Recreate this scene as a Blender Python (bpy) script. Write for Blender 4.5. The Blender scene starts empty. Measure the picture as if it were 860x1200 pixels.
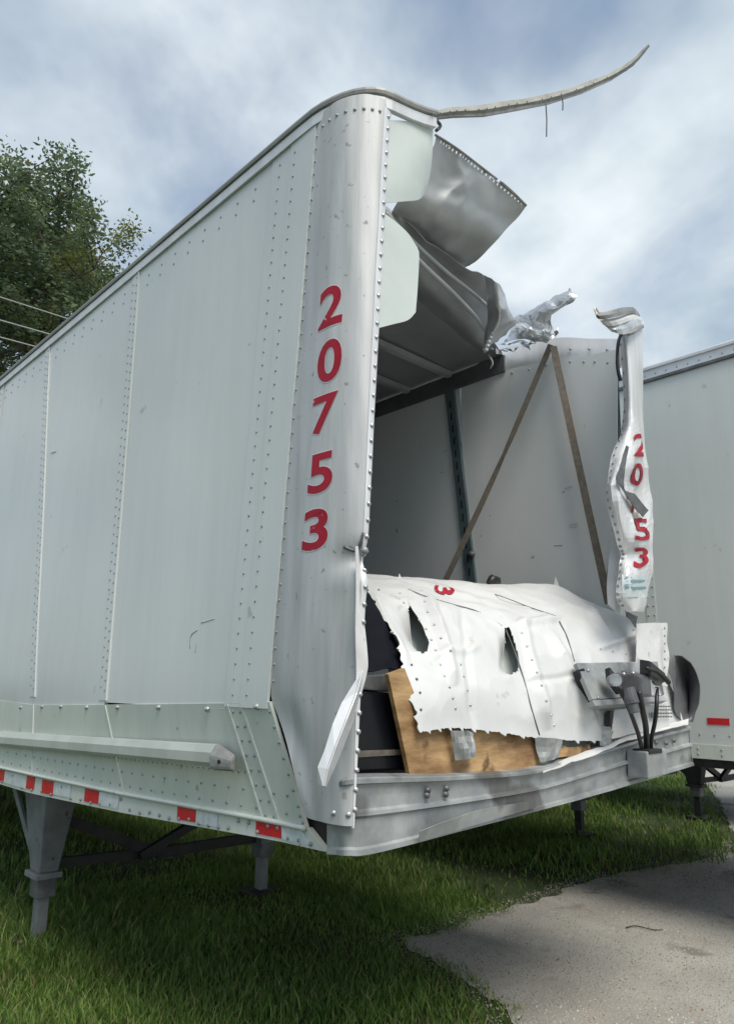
import bpy, bmesh, math, random
import numpy as np
from mathutils import Vector, Matrix, noise
random.seed(7); np.random.seed(7)
SC = bpy.context.scene
COL = SC.collection

# ------------------------------------------------------------------ camera
F_PX = 859.5
CAM = Vector((-1.742, -1.913, 1.608))
yaw, pitch, roll = (math.radians(a) for a in (43.37, 13.28, .65))
D = Vector((math.sin(yaw)*math.cos(pitch), math.cos(yaw)*math.cos(pitch), math.sin(pitch)))
r0 = Vector((math.cos(yaw), -math.sin(yaw), 0)); u0 = r0.cross(D)
RT = math.cos(roll)*r0 + math.sin(roll)*u0
UP = -math.sin(roll)*r0 + math.cos(roll)*u0
cd = bpy.data.cameras.new('camera'); cam = bpy.data.objects.new('camera', cd); COL.objects.link(cam)
m = Matrix((RT, UP, -D)).transposed().to_4x4(); m.translation = CAM; cam.matrix_world = m
cd.sensor_fit = 'VERTICAL'; cd.sensor_height = 24; cd.lens = 24*F_PX/1200
cd.clip_start = .05; cd.clip_end = 2000
SC.camera = cam

# ------------------------------------------------------------------ sky, sun, exposure
SUN_EL, SUN_AZ = math.radians(57), math.radians(196)      # azimuth clockwise from +Y: high, in front of the trailers
w = bpy.data.worlds.new('World'); SC.world = w; w.use_nodes = True
nt = w.node_tree; nt.nodes.clear()
def N(t, tree=None, **k):
    n = (tree or nt).nodes.new(t)
    for a, v in k.items(): setattr(n, a, v)
    return n
out = N('ShaderNodeOutputWorld'); bg = N('ShaderNodeBackground'); bg.inputs[1].default_value = .1
sky = N('ShaderNodeTexSky', sky_type='NISHITA', sun_disc=False, sun_elevation=SUN_EL, sun_rotation=SUN_AZ)
sky.air_density = 1.2; sky.dust_density = 1.6
tc = N('ShaderNodeTexCoord')
sep = N('ShaderNodeSeparateXYZ'); nt.links.new(tc.outputs['Generated'], sep.inputs[0])
zz = N('ShaderNodeMath', operation='MAXIMUM'); nt.links.new(sep.outputs[2], zz.inputs[0]); zz.inputs[1].default_value = 0
za = N('ShaderNodeMath', operation='ADD'); nt.links.new(zz.outputs[0], za.inputs[0]); za.inputs[1].default_value = .42
dv = N('ShaderNodeVectorMath', operation='DIVIDE'); cz = N('ShaderNodeCombineXYZ')
for i in range(3): nt.links.new(za.outputs[0], cz.inputs[i])
nt.links.new(tc.outputs['Generated'], dv.inputs[0]); nt.links.new(cz.outputs[0], dv.inputs[1])
mp = N('ShaderNodeMapping'); mp.inputs['Location'].default_value = (3.1, 1.7, 0); mp.inputs['Scale'].default_value = (1, 1, .3)
nt.links.new(dv.outputs[0], mp.inputs[0])
n1 = N('ShaderNodeTexNoise'); n1.inputs['Scale'].default_value = 2.0; n1.inputs['Detail'].default_value = 6; n1.inputs['Roughness'].default_value = .54; n1.inputs['Distortion'].default_value = .35
nt.links.new(mp.outputs[0], n1.inputs['Vector'])
cr = N('ShaderNodeValToRGB'); cr.color_ramp.elements[0].position = .34; cr.color_ramp.elements[1].position = .62
cr.color_ramp.elements[0].color = (.30, .30, .30, 1); cr.color_ramp.interpolation = 'EASE'
nt.links.new(n1.outputs[0], cr.inputs[0])
n2 = N('ShaderNodeTexNoise'); n2.inputs['Scale'].default_value = 2.6; n2.inputs['Detail'].default_value = 5; n2.inputs['Roughness'].default_value = .56
mp2 = N('ShaderNodeMapping'); mp2.inputs['Location'].default_value = (7.3, -2.2, 1); nt.links.new(dv.outputs[0], mp2.inputs[0]); nt.links.new(mp2.outputs[0], n2.inputs['Vector'])
cc = N('ShaderNodeValToRGB'); cc.color_ramp.elements[0].position = .34; cc.color_ramp.elements[1].position = .64
cc.color_ramp.elements[0].color = (.285, .36, .43, 1); cc.color_ramp.elements[1].color = (.60, .65, .675, 1)
nt.links.new(n2.outputs[0], cc.inputs[0])
sc10 = N('ShaderNodeVectorMath', operation='SCALE'); sc10.inputs['Scale'].default_value = 10
nt.links.new(cc.outputs[0], sc10.inputs[0])
mx = N('ShaderNodeMix', data_type='RGBA')
nt.links.new(cr.outputs[0], mx.inputs['Factor']); nt.links.new(sky.outputs[0], mx.inputs['A']); nt.links.new(sc10.outputs[0], mx.inputs['B'])
nt.links.new(mx.outputs['Result'], bg.inputs[0]); nt.links.new(bg.outputs[0], out.inputs[0])
sl = bpy.data.lights.new('sun', 'SUN'); sl.energy = 2.2; sl.angle = math.radians(34); sl.color = (1, .93, .82)
so = bpy.data.objects.new('sun', sl); COL.objects.link(so)
sd = Vector((math.sin(SUN_AZ)*math.cos(SUN_EL), math.cos(SUN_AZ)*math.cos(SUN_EL), math.sin(SUN_EL)))
so.rotation_euler = sd.to_track_quat('Z', 'Y').to_euler(); so.location = sd*40
SC.view_settings.view_transform = 'Standard'; SC.view_settings.look = 'None'
SC.view_settings.exposure = 0.58; SC.view_settings.gamma = 1

# ------------------------------------------------------------------ materials
def mat(name, c1, c2=None, rough=.5, metal=0, scale=4, stretch=(1, 1, 1), bump=0, bscale=60, bdist=.01, coat=0, spec=None, speck=None, rvar=0, lo=.35, hi=.68, detail=6, streak=0):
    M = bpy.data.materials.new(name); M.use_nodes = True; t = M.node_tree; L = t.links.new
    b = t.nodes['Principled BSDF']; b.inputs['Roughness'].default_value = rough; b.inputs['Metallic'].default_value = metal
    b.inputs['Coat Weight'].default_value = coat; b.inputs['Coat Roughness'].default_value = .12
    if spec is not None: b.inputs['Specular IOR Level'].default_value = spec
    tcn = N('ShaderNodeTexCoord', t); mpn = N('ShaderNodeMapping', t); mpn.inputs['Scale'].default_value = stretch
    L(tcn.outputs['Object'], mpn.inputs[0])
    no = N('ShaderNodeTexNoise', t); no.inputs['Scale'].default_value = scale; no.inputs['Detail'].default_value = detail; no.inputs['Roughness'].default_value = .6
    L(mpn.outputs[0], no.inputs['Vector'])
    rp = N('ShaderNodeValToRGB', t); rp.color_ramp.elements[0].position = lo; rp.color_ramp.elements[1].position = hi
    rp.color_ramp.elements[0].color = (*c1, 1); rp.color_ramp.elements[1].color = (*(c2 or c1), 1)
    L(no.outputs[0], rp.inputs[0]); last = rp.outputs[0]
    if speck:                                   # speck = (colour, scale, threshold)
        ns = N('ShaderNodeTexNoise', t); ns.inputs['Scale'].default_value = speck[1]; ns.inputs['Detail'].default_value = 3
        L(tcn.outputs['Object'], ns.inputs['Vector'])
        rs = N('ShaderNodeValToRGB', t); rs.color_ramp.elements[0].position = speck[2]; rs.color_ramp.elements[1].position = min(1, speck[2]+.06)
        L(ns.outputs[0], rs.inputs[0])
        mm = N('ShaderNodeMix', t, data_type='RGBA'); L(rs.outputs[0], mm.inputs['Factor']); L(last, mm.inputs['A']); mm.inputs['B'].default_value = (*speck[0], 1)
        last = mm.outputs['Result']
    if streak:                                  # rain streaks and grime, long in z
        m3 = N('ShaderNodeMapping', t); m3.inputs['Scale'].default_value = (5, 5, .22); L(tcn.outputs['Object'], m3.inputs[0])
        n3 = N('ShaderNodeTexNoise', t); n3.inputs['Scale'].default_value = 2.2; n3.inputs['Detail'].default_value = 7; n3.inputs['Roughness'].default_value = .7; L(m3.outputs[0], n3.inputs['Vector'])
        r3 = N('ShaderNodeMapRange', t); r3.inputs['From Min'].default_value = .45; r3.inputs['From Max'].default_value = .75; r3.inputs['To Min'].default_value = 0; r3.inputs['To Max'].default_value = streak
        L(n3.outputs[0], r3.inputs[0]); m4 = N('ShaderNodeMix', t, data_type='RGBA'); L(r3.outputs[0], m4.inputs['Factor']); L(last, m4.inputs['A']); m4.inputs['B'].default_value = (.30, .31, .27, 1); last = m4.outputs['Result']
    L(last, b.inputs['Base Color'])
    if rvar:
        rr = N('ShaderNodeMapRange', t); rr.inputs['To Min'].default_value = max(0, rough-rvar); rr.inputs['To Max'].default_value = min(1, rough+rvar)
        rr.inputs['From Min'].default_value = .3; rr.inputs['From Max'].default_value = .7
        L(no.outputs[0], rr.inputs[0]); L(rr.outputs[0], b.inputs['Roughness'])
    if bump:
        nb = N('ShaderNodeTexNoise', t); nb.inputs['Scale'].default_value = bscale; nb.inputs['Detail'].default_value = 4
        L(mpn.outputs[0] if stretch != (1, 1, 1) else tcn.outputs['Object'], nb.inputs['Vector'])
        bp = N('ShaderNodeBump', t); bp.inputs['Strength'].default_value = bump; bp.inputs['Distance'].default_value = bdist
        L(nb.outputs[0], bp.inputs['Height']); L(bp.outputs[0], b.inputs['Normal'])
    return M

M = {}
M['paint'] = mat('side_paint_reflections', (.58, .618, .607), (.68, .712, .70), .20, scale=.8, stretch=(1, 1, .5), bump=.06, bscale=3, bdist=.03, speck=((.43, .45, .43), 8, .72), streak=.09, rvar=.06)  # soft cloud reflections painted in as broad tone patches; specks and streaks are dirt
M['skirt'] = mat('skirt_paint', (.58, .63, .575), (.67, .705, .65), .28, scale=3, stretch=(1, 1, .35), speck=((.40, .40, .33), 15, .69), streak=.2)
M['liner'] = mat('liner_white', (.68, .705, .70), (.76, .785, .78), .5, scale=1.2, stretch=(1, 1, .6), speck=((.30, .31, .30), 7, .72))
M['alu'] = mat('corner_aluminium', (.40, .41, .415), (.66, .67, .68), .55, .20, scale=2.2, stretch=(2.2, 2.2, .35), bump=.10, bscale=18, bdist=.006, rvar=.12, speck=((.30, .30, .29), 26, .66), lo=.30, hi=.70, streak=.6)
M['aluflange'] = mat('flange_aluminium', (.66, .67, .68), (.80, .81, .82), .42, .22, scale=6, stretch=(2, 2, .4), speck=((.45, .43, .38), 24, .72))
M['galv'] = mat('galvanised_steel', (.22, .24, .25), (.46, .48, .485), .52, .35, scale=5, bump=.12, bscale=22, bdist=.006, rvar=.12, speck=((.15, .15, .15), 3.2, .57), streak=.5)
M['tin'] = mat('bright_torn_aluminium', (.50, .51, .52), (.80, .81, .82), .38, .6, scale=5, bump=.2, bscale=20, bdist=.01, rvar=.1)
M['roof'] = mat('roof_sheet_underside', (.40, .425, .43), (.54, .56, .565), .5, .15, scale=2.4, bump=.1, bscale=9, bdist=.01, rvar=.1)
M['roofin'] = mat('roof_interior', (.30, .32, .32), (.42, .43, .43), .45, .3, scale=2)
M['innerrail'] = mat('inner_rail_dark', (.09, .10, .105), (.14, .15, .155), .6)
M['railtop'] = mat('rail_weathered', (.22, .215, .20), (.36, .355, .335), .5, .4, scale=7, stretch=(1, .3, 1))
M['white'] = mat('nose_paint', (.60, .61, .61), (.69, .70, .70), .38, scale=2.2, bump=.15, bscale=7, bdist=.012, speck=((.50, .49, .45), 8, .67), streak=.10)
M['whiteedge'] = mat('torn_white_edge', (.60, .605, .605), (.74, .74, .74), .36, scale=6, speck=((.42, .42, .40), 14, .66))
M['green'] = mat('pale_green_liner', (.56, .62, .59), (.65, .70, .67), .4, scale=2.5)
M['red'] = mat('red_lettering', (.33, .010, .026), (.42, .018, .038),   .5, spec=.2, scale=14, speck=((.55, .50, .50), 34, .69), lo=.3, hi=.7)
M['redtape'] = mat('red_reflective', (.55, .012, .025), (.62, .03, .035), .3, scale=20, speck=((.3, .05, .05), 40, .68))
M['whitetape'] = mat('white_reflective', (.50, .56, .57), (.72, .76, .76), .35, scale=25)
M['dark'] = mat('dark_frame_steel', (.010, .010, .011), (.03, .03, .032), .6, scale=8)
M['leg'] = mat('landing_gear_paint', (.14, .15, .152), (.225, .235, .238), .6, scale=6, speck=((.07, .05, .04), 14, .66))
M['rubber'] = mat('black_rubber', (.012, .012, .013), (.025, .025, .027), .42)
M['black'] = mat('black_gloss', (.005, .006, .009), (.010, .011, .015), .3, spec=.3)
M['tarp'] = mat('black_tarp', (.003, .004, .008), (.007, .009, .015), .8, scale=5, spec=.15)
M['grey'] = mat('grey_casting', (.085, .088, .092), (.17, .175, .18), .45, .3, scale=12)
M['wood'] = mat('plywood', (.23, .125, .052), (.56, .37, .18), .78, scale=4, stretch=(1, 1, 4), bump=.3, bscale=30, bdist=.005, speck=((.15, .08, .035), 6, .57))
M['wood_dark'] = mat('twig_bark', (.04, .03, .022), (.08, .062, .045), .9, scale=20)
M['strap'] = mat('brown_webbing', (.095, .082, .066), (.16, .14, .115), .85, scale=30, bump=.3, bscale=200, bdist=.002)
M['dpost'] = mat('logistic_post_steel', (.10, .145, .155), (.16, .205, .215), .45, .3, scale=5)
M['slot'] = mat('slot_shadow', (.008, .01, .012), None, .8)
M['rub'] = mat('rub_rail_paint', (.40, .44, .40), (.50, .535, .49), .4, .15, scale=4, streak=.3)
M['scuff'] = mat('scuff', (.36, .385, .385), (.46, .48, .48), .7)
M['cap'] = mat('cap_grey', (.20, .205, .20), (.32, .325, .315), .5, scale=14)
M['flap'] = mat('torn_flap_grey', (.115, .12, .125), (.19, .195, .20), .5, .2, scale=7)
M['rivet'] = mat('rivet_side', (.27, .29, .295), (.38, .40, .405), .5, .2)
M['rivetl'] = mat('rivet_bright', (.42, .43, .44), (.6, .6, .6), .35, .7)
M['stripm'] = mat('torn_strip', (.19, .195, .17), (.32, .32, .29), .55, .1, scale=12)
M['sticker'] = mat('paper_label', (.52, .60, .62), (.62, .68, .69), .5, scale=30)
M['print'] = mat('label_print', (.17, .30, .36), (.23, .36, .40), .5)
M['nbpaint'] = mat('neighbour_paint', (.60, .635, .615), (.66, .69, .67), .28, scale=.9, speck=((.47, .47, .45), 6, .71), streak=.10)
M['nbrail'] = mat('neighbour_rail', (.56, .575, .59), (.69, .70, .715), .4, .3, scale=5)

# ------------------------------------------------------------------ helpers
def ray(px, py): return D*F_PX + RT*(px-430) + UP*(600-py)
def at(px, py, x=None, y=None, z=None):          # a measured sight line cut with the plane the surface lies on
    k = ray(px, py)
    i, v = (0, x) if x is not None else (1, y) if y is not None else (2, z)
    return CAM + k*((v-CAM[i])/k[i])
def pix(p):
    v = Vector(p)-CAM; zc = v.dot(D); return 430+F_PX*v.dot(RT)/zc, 600-F_PX*v.dot(UP)/zc
def tag(o, label=None, cat=None, group=None, kind=None):
    for k, v in (('label', label), ('category', cat), ('group', group), ('kind', kind)):
        if v: o[k] = v
    return o
def empty(name, loc, label, cat, group=None):
    o = bpy.data.objects.new(name, None); COL.objects.link(o); o.location = loc; o.empty_display_size = .2
    return tag(o, label, cat, group)
def link(name, me, ma, parent=None):
    o = bpy.data.objects.new(name, me); COL.objects.link(o)
    if ma: me.materials.append(ma)
    if parent:
        o.parent = parent
        p = parent; off = Vector((0, 0, 0))
        while p: off += p.location; p = p.parent
        if off.length > 1e-9: me.transform(Matrix.Translation(-off))
    return o
def mesh(name, V, Fc, ma, parent=None, smooth=False):
    me = bpy.data.meshes.new(name); me.from_pydata([tuple(v) for v in V], [], Fc); me.update()
    if smooth:
        for p in me.polygons: p.use_smooth = True
    return link(name, me, ma, parent)
class MB:
    def __init__(s): s.V = []; s.F = []
    def box(s, a, b, bev=0):
        x0, y0, z0 = a; x1, y1, z1 = b
        s.hexa([(x0, y0, z0), (x1, y0, z0), (x1, y1, z0), (x0, y1, z0)], [(x0, y0, z1), (x1, y0, z1), (x1, y1, z1), (x0, y1, z1)])
    def hexa(s, bot, top):
        n = len(s.V); s.V += [Vector(p) for p in bot]+[Vector(p) for p in top]; k = len(bot)
        s.F.append(tuple(n+i for i in reversed(range(k)))); s.F.append(tuple(n+k+i for i in range(k)))
        for i in range(k): j = (i+1) % k; s.F.append((n+i, n+j, n+k+j, n+k+i))
    def bar(s, p, q, wd, th, upv=(0, 0, 1)):
        p, q = Vector(p), Vector(q); d = (q-p).normalized(); a = d.cross(Vector(upv))
        if a.length < 1e-4: a = d.cross(Vector((1, 0, 0)))
        a.normalize(); b = a.cross(d); a *= wd/2; b *= th/2
        s.hexa([p-a-b, p+a-b, p+a+b, p-a+b], [q-a-b, q+a-b, q+a+b, q-a+b])
    def tube(s, pts, rad, n=8, cap=True):
        pts = [Vector(p) for p in pts]; rads = rad if isinstance(rad, (list, tuple)) else [rad]*len(pts)
        base = len(s.V); ref = None
        for i, p in enumerate(pts):
            d = (pts[min(i+1, len(pts)-1)]-pts[max(i-1, 0)]).normalized()
            if ref is None: ref = d.orthogonal().normalized()
            ref = (ref-d*ref.dot(d)).normalized(); b = d.cross(ref)
            for k in range(n):
                a = 2*math.pi*k/n; s.V.append(p+(ref*math.cos(a)+b*math.sin(a))*rads[i])
        for i in range(len(pts)-1):
            for k in range(n):
                j = (k+1) % n; s.F.append((base+i*n+k, base+i*n+j, base+(i+1)*n+j, base+(i+1)*n+k))
        if cap:
            s.F.append(tuple(base+k for k in reversed(range(n)))); s.F.append(tuple(base+(len(pts)-1)*n+k for k in range(n)))
    def dome(s, p, nrm, rad, h, n=6):
        p, nrm = Vector(p), Vector(nrm).normalized(); a = nrm.orthogonal().normalized(); b = nrm.cross(a); base = len(s.V)
        for rr, hh in ((1, 0), (.72, .75)):
            for k in range(n):
                t = 2*math.pi*k/n; s.V.append(p+(a*math.cos(t)+b*math.sin(t))*rad*rr+nrm*h*hh)
        s.V.append(p+nrm*h)
        for k in range(n):
            j = (k+1) % n; s.F.append((base+k, base+j, base+n+j, base+n+k)); s.F.append((base+n+k, base+n+j, base+2*n))
    def build(s, name, ma, parent=None, smooth=False, bevel=0):
        o = mesh(name, s.V, s.F, ma, parent, smooth)
        if bevel:
            bm = bmesh.new(); bm.from_mesh(o.data)
            bmesh.ops.bevel(bm, geom=list(bm.edges), offset=bevel, segments=2, affect='EDGES', profile=.6)
            bm.to_mesh(o.data); bm.free()
        return o
def cat4(a, b, c, d, t):
    return .5*((2*b)+(c-a)*t+(2*a-5*b+4*c-d)*t*t+(3*b-a-3*c+d)*t**3)
def spline(P, s):
    P = [Vector(p) for p in P]; R = []
    for i in range(len(P)-1):
        a = P[i-1] if i else P[0]*2-P[1]; d = P[i+2] if i+2 < len(P) else P[-1]*2-P[-2]
        for k in range(s): R.append(cat4(a, P[i], P[i+1], d, k/s))
    R.append(P[-1]); return R
def fine(ctrl, su, sv):
    rows = [spline(r_, su) for r_ in ctrl]
    cols = [spline([r_[j] for r_ in rows], sv) for j in range(len(rows[0]))]
    return [[cols[j][i] for j in range(len(cols))] for i in range(len(cols[0]))]
def gnormals(G):
    R, Cc = len(G), len(G[0]); out = []
    for i in range(R):
        row = []
        for j in range(Cc):
            a = G[i][min(j+1, Cc-1)]-G[i][max(j-1, 0)]; b = G[min(i+1, R-1)][j]-G[max(i-1, 0)][j]
            n = a.cross(b); row.append(n.normalized() if n.length > 1e-9 else Vector((0, -1, 0)))
        out.append(row)
    return out
def ridged(p, f): return 1-2*abs(noise.noise(p*f))
def gridmesh(name, G, ma, parent=None, thick=.004, drop=None, nrm=None, smooth=True):
    """Thin metal sheet with both faces and closed edges; drop(i, j) leaves cells out."""
    R, Cc = len(G), len(G[0]); Nn = nrm or gnormals(G); V = []; Fc = []
    for s_ in (0, 1):
        for i in range(R):
            for j in range(Cc): V.append(G[i][j]-Nn[i][j]*thick*s_)
    keep = set((i, j) for i in range(R-1) for j in range(Cc-1) if not (drop and drop(i, j)))
    o_ = R*Cc; id_ = lambda i, j: i*Cc+j
    for (i, j) in keep:
        Fc.append((id_(i, j), id_(i, j+1), id_(i+1, j+1), id_(i+1, j)))
        Fc.append((o_+id_(i, j), o_+id_(i+1, j), o_+id_(i+1, j+1), o_+id_(i, j+1)))
    nsm = len(Fc)
    for (i, j) in keep:
        for (di, dj, a, b) in ((-1, 0, (i, j), (i, j+1)), (1, 0, (i+1, j+1), (i+1, j)), (0, -1, (i+1, j), (i, j)), (0, 1, (i, j+1), (i+1, j+1))):
            if (i+di, j+dj) in keep: continue
            n = len(V); V += [V[id_(*a)], V[id_(*b)], V[o_+id_(*b)], V[o_+id_(*a)]]; Fc.append((n+3, n+2, n+1, n))
    me = bpy.data.meshes.new(name); me.from_pydata([tuple(v) for v in V], [], Fc); me.update()
    for k, p in enumerate(me.polygons): p.use_smooth = smooth and k < nsm
    return link(name, me, ma, parent)
def sheet(name, ctrl, ma, parent=None, su=6, sv=6, thick=.004, crumple=0, freq=3, fold=0, ffreq=5, drop=None, smooth=True, post=None):
    G = fine(ctrl, su, sv)
    if crumple or fold:
        Nn = gnormals(G)
        for i, r_ in enumerate(G):
            for j, p in enumerate(r_):
                q = p+Vector((3.3, 1.2, .7)); d = 0
                if crumple: d += crumple*noise.noise(q*freq)
                if fold: d += fold*(ridged(q, ffreq)+.5*ridged(q*1.7, ffreq)-.6)
                r_[j] = p+Nn[i][j]*d
    if post: post(G)
    o = gridmesh(name, G, ma, parent, thick, drop=drop, smooth=smooth)
    return o, G
def sweep(name, path, prof, ma, parent=None, zoff=None, closed=True):
    """prof (outward, z) swept along a plan path of (x, y, z) points; outward lies left of the direction of travel."""
    P = [Vector(p) for p in path]; V = []; Fc = []; n = len(prof)
    for i, p in enumerate(P):
        d = P[min(i+1, len(P)-1)]-P[max(i-1, 0)]; d.z = 0; d.normalize(); o_ = Vector((d.y, -d.x, 0))
        for (a, z) in prof: V.append(p+o_*a+Vector((0, 0, z)))
    for i in range(len(P)-1):
        for k in range(n if closed else n-1):
            j = (k+1) % n; Fc.append((i*n+k, i*n+j, (i+1)*n+j, (i+1)*n+k))
    if closed: Fc.append(tuple(reversed(range(n)))); Fc.append(tuple((len(P)-1)*n+k for k in range(n)))
    o = mesh(name, V, Fc, ma, parent)
    bm = bmesh.new(); bm.from_mesh(o.data); bmesh.ops.recalc_face_normals(bm, faces=bm.faces); bm.to_mesh(o.data); bm.free()
    return o
def rivets(pts, nrm, ma, parent, rad=.009, h=.006, name='rivet_row'):
    b = MB()
    for i, p in enumerate(pts): b.dome(p, nrm[i] if isinstance(nrm, list) else nrm, rad, h)
    return tag(b.build(name, ma, parent, smooth=True), kind='stuff')
def glyph(ch, bold=.022, sub=2):
    cu = bpy.data.curves.new('glyph', 'FONT'); cu.body = ch; cu.size = 1; cu.offset = bold; cu.resolution_u = 5
    ob = bpy.data.objects.new('glyph', cu); COL.objects.link(ob); bpy.context.view_layer.update()
    me = bpy.data.meshes.new_from_object(ob.evaluated_get(bpy.context.evaluated_depsgraph_get()))
    bpy.data.objects.remove(ob); bpy.data.curves.remove(cu)
    bm = bmesh.new(); bm.from_mesh(me); bmesh.ops.triangulate(bm, faces=bm.faces)
    for _ in range(sub):
        lng = [e for e in bm.edges if e.calc_length() > .09]
        if lng: bmesh.ops.subdivide_edges(bm, edges=lng, cuts=1); bmesh.ops.triangulate(bm, faces=[f for f in bm.faces if len(f.verts) > 3])
    xs = [v.co.x for v in bm.verts]; ys = [v.co.y for v in bm.verts]
    for v in bm.verts:
        v.co.x = (v.co.x-min(xs))/(max(xs)-min(xs))-.5; v.co.y = (v.co.y-min(ys))/(max(ys)-min(ys))-.5
    bm.to_mesh(me); bm.free(); return me
def put_glyph(name, ch, fn, ma, parent, bold=.022):
    """Flat lettering laid on a surface; fn(a, b) maps glyph square (-.5..+.5) to the surface."""
    me = glyph(ch, bold)
    for v in me.vertices: v.co = fn(v.co.x, v.co.y)
    me.name = name
    return link(name, me, ma, parent)

# ================================================================== GROUND
def ground_h(x, y): return .03*noise.noise(Vector((x*.35, y*.35, 2)))
ROAD = [(60, 30), (40, 18), (20, 8.2), (11, 3.4), (8.2, 2.05), (6.53, 1.35), (5.0, 1.62), (4.2, 1.72), (3.5, 1.66), (2.82, 1.74), (2.4, 1.70), (2.08, 1.74), (1.98, 1.60), (1.93, 1.30), (1.80, .95), (1.62, .55), (1.35, 0.), (.95, -.8), (.4, -2), (-1, -5), (-6, -14), (-20, -40), (60, -40)]
gm = mat('lawn_soil', (.024, .038, .012), (.05, .07, .022), .95, scale=3, bump=.4, bscale=30, bdist=.02, speck=((.10, .08, .05), 1.7, .66))
G = [[Vector((x, y, 0)) for x in np.linspace(-8, 14, 56)] for y in np.linspace(-6, 18, 60)]
def flat_ground():
    xs = np.concatenate([np.array([-600, -200, -60, -20]), np.linspace(-8, 14, 45), np.array([22, 60, 200, 600])])
    ys = np.concatenate([np.array([-600, -200, -60, -20]), np.linspace(-6, 18, 49), np.array([26, 60, 200, 600])])
    V = [(x, y, 0) for y in ys for x in xs]; n = len(xs)
    Fc = [(i*n+j, i*n+j+1, (i+1)*n+j+1, (i+1)*n+j) for i in range(len(ys)-1) for j in range(n-1)]
    return mesh('ground', V, Fc, gm, smooth=True)
tag(flat_ground(), kind='structure')
rm = mat('worn_asphalt', (.29, .275, .245), (.43, .415, .375), .92, scale=1.1, bump=1, bscale=75, bdist=.010, speck=((.20, .19, .17), 1.6, .60), detail=8)
rp_ = spline([Vector((x, y, .006)) for x, y in ROAD], 14)[:-1]
for i, p in enumerate(rp_):
    if i < len(rp_)-60: p.x += .07*noise.noise(p*5.1)+.03*noise.noise(p*14); p.y += .07*noise.noise(p*5.1+Vector((9, 0, 0)))+.03*noise.noise(p*14+Vector((4, 0, 0)))
bm = bmesh.new(); vs = [bm.verts.new(p) for p in rp_]; bm.faces.new(vs); bmesh.ops.triangulate(bm, faces=bm.faces)
bmesh.ops.recalc_face_normals(bm, faces=bm.faces)
me = bpy.data.meshes.new('driveway'); bm.to_mesh(me); bm.free()
if me.polygons[0].normal.z < 0: me.flip_normals()
tag(link('driveway', me, rm), kind='structure')
RP = np.array([(p.x, p.y) for p in rp_])
def in_road(X, Y):
    ins = np.zeros(len(X), bool); n = len(RP); j = n-1
    for i in range(n):
        xi, yi = RP[i]; xj, yj = RP[j]
        c = ((yi > Y) != (yj > Y)) & (X < (xj-xi)*(Y-yi)/((yj-yi) or 1e-9)+xi); ins ^= c; j = i
    return ins
def road_dist(X, Y):
    d = np.full(len(X), 1e9)
    for i in range(len(RP)):
        a = RP[i]; b = RP[(i+1) % len(RP)]
        if min(np.hypot(*a), np.hypot(*b)) > 25: continue
        ab = b-a; L2 = (ab**2).sum()+1e-9; t = np.clip(((X-a[0])*ab[0]+(Y-a[1])*ab[1])/L2, 0, 1)
        d = np.minimum(d, np.hypot(X-a[0]-t*ab[0], Y-a[1]-t*ab[1]))
    return d
def leaf_material(name, c1, c2, c3, trans=.25):
    Mx = bpy.data.materials.new(name); Mx.use_nodes = True; t = Mx.node_tree; L = t.links.new
    b = t.nodes['Principled BSDF']; b.inputs['Roughness'].default_value = .55; b.inputs['Specular IOR Level'].default_value = .3
    g = N('ShaderNodeNewGeometry', t); rp = N('ShaderNodeValToRGB', t)
    rp.color_ramp.elements[0].color = (*c1, 1); rp.color_ramp.elements[1].color = (*c2, 1); rp.color_ramp.elements[1].position = .8
    e = rp.color_ramp.elements.new(.97); e.color = (*c3, 1)
    L(g.outputs['Random Per Island'], rp.inputs[0])
    tcn = N('ShaderNodeTexCoord', t); no = N('ShaderNodeTexNoise', t); no.inputs['Scale'].default_value = .8; L(tcn.outputs['Object'], no.inputs['Vector'])
    mr = N('ShaderNodeMapRange', t); mr.inputs['From Min'].default_value = .3; mr.inputs['From Max'].default_value = .7; mr.inputs['To Min'].default_value = .65; mr.inputs['To Max'].default_value = 1.35
    L(no.outputs[0], mr.inputs[0])
    hv = N('ShaderNodeVectorMath', t, operation='SCALE'); L(rp.outputs[0], hv.inputs[0]); L(mr.outputs[0], hv.inputs['Scale'])
    L(hv.outputs[0], b.inputs['Base Color'])
    tr = N('ShaderNodeBsdfTranslucent', t); L(hv.outputs[0], tr.inputs[0]); mx_ = N('ShaderNodeMixShader', t); mx_.inputs[0].default_value = trans
    L(b.outputs[0], mx_.inputs[1]); L(tr.outputs[0], mx_.inputs[2]); L(mx_.outputs[0], t.nodes['Material Output'].inputs[0])
    return Mx
def npmesh(name, V, quads, ma, parent=None):
    me = bpy.data.meshes.new(name); nq = len(quads); k = quads.shape[1]
    me.vertices.add(len(V)); me.vertices.foreach_set('co', V.astype(np.float32).ravel())
    me.loops.add(nq*k); me.loops.foreach_set('vertex_index', quads.astype(np.int32).ravel())
    me.polygons.add(nq); me.polygons.foreach_set('loop_start', np.arange(0, nq*k, k, dtype=np.int32)); me.polygons.foreach_set('loop_total', np.full(nq, k, np.int32))
    me.update(); me.validate(); return link(name, me, ma, parent)
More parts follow.
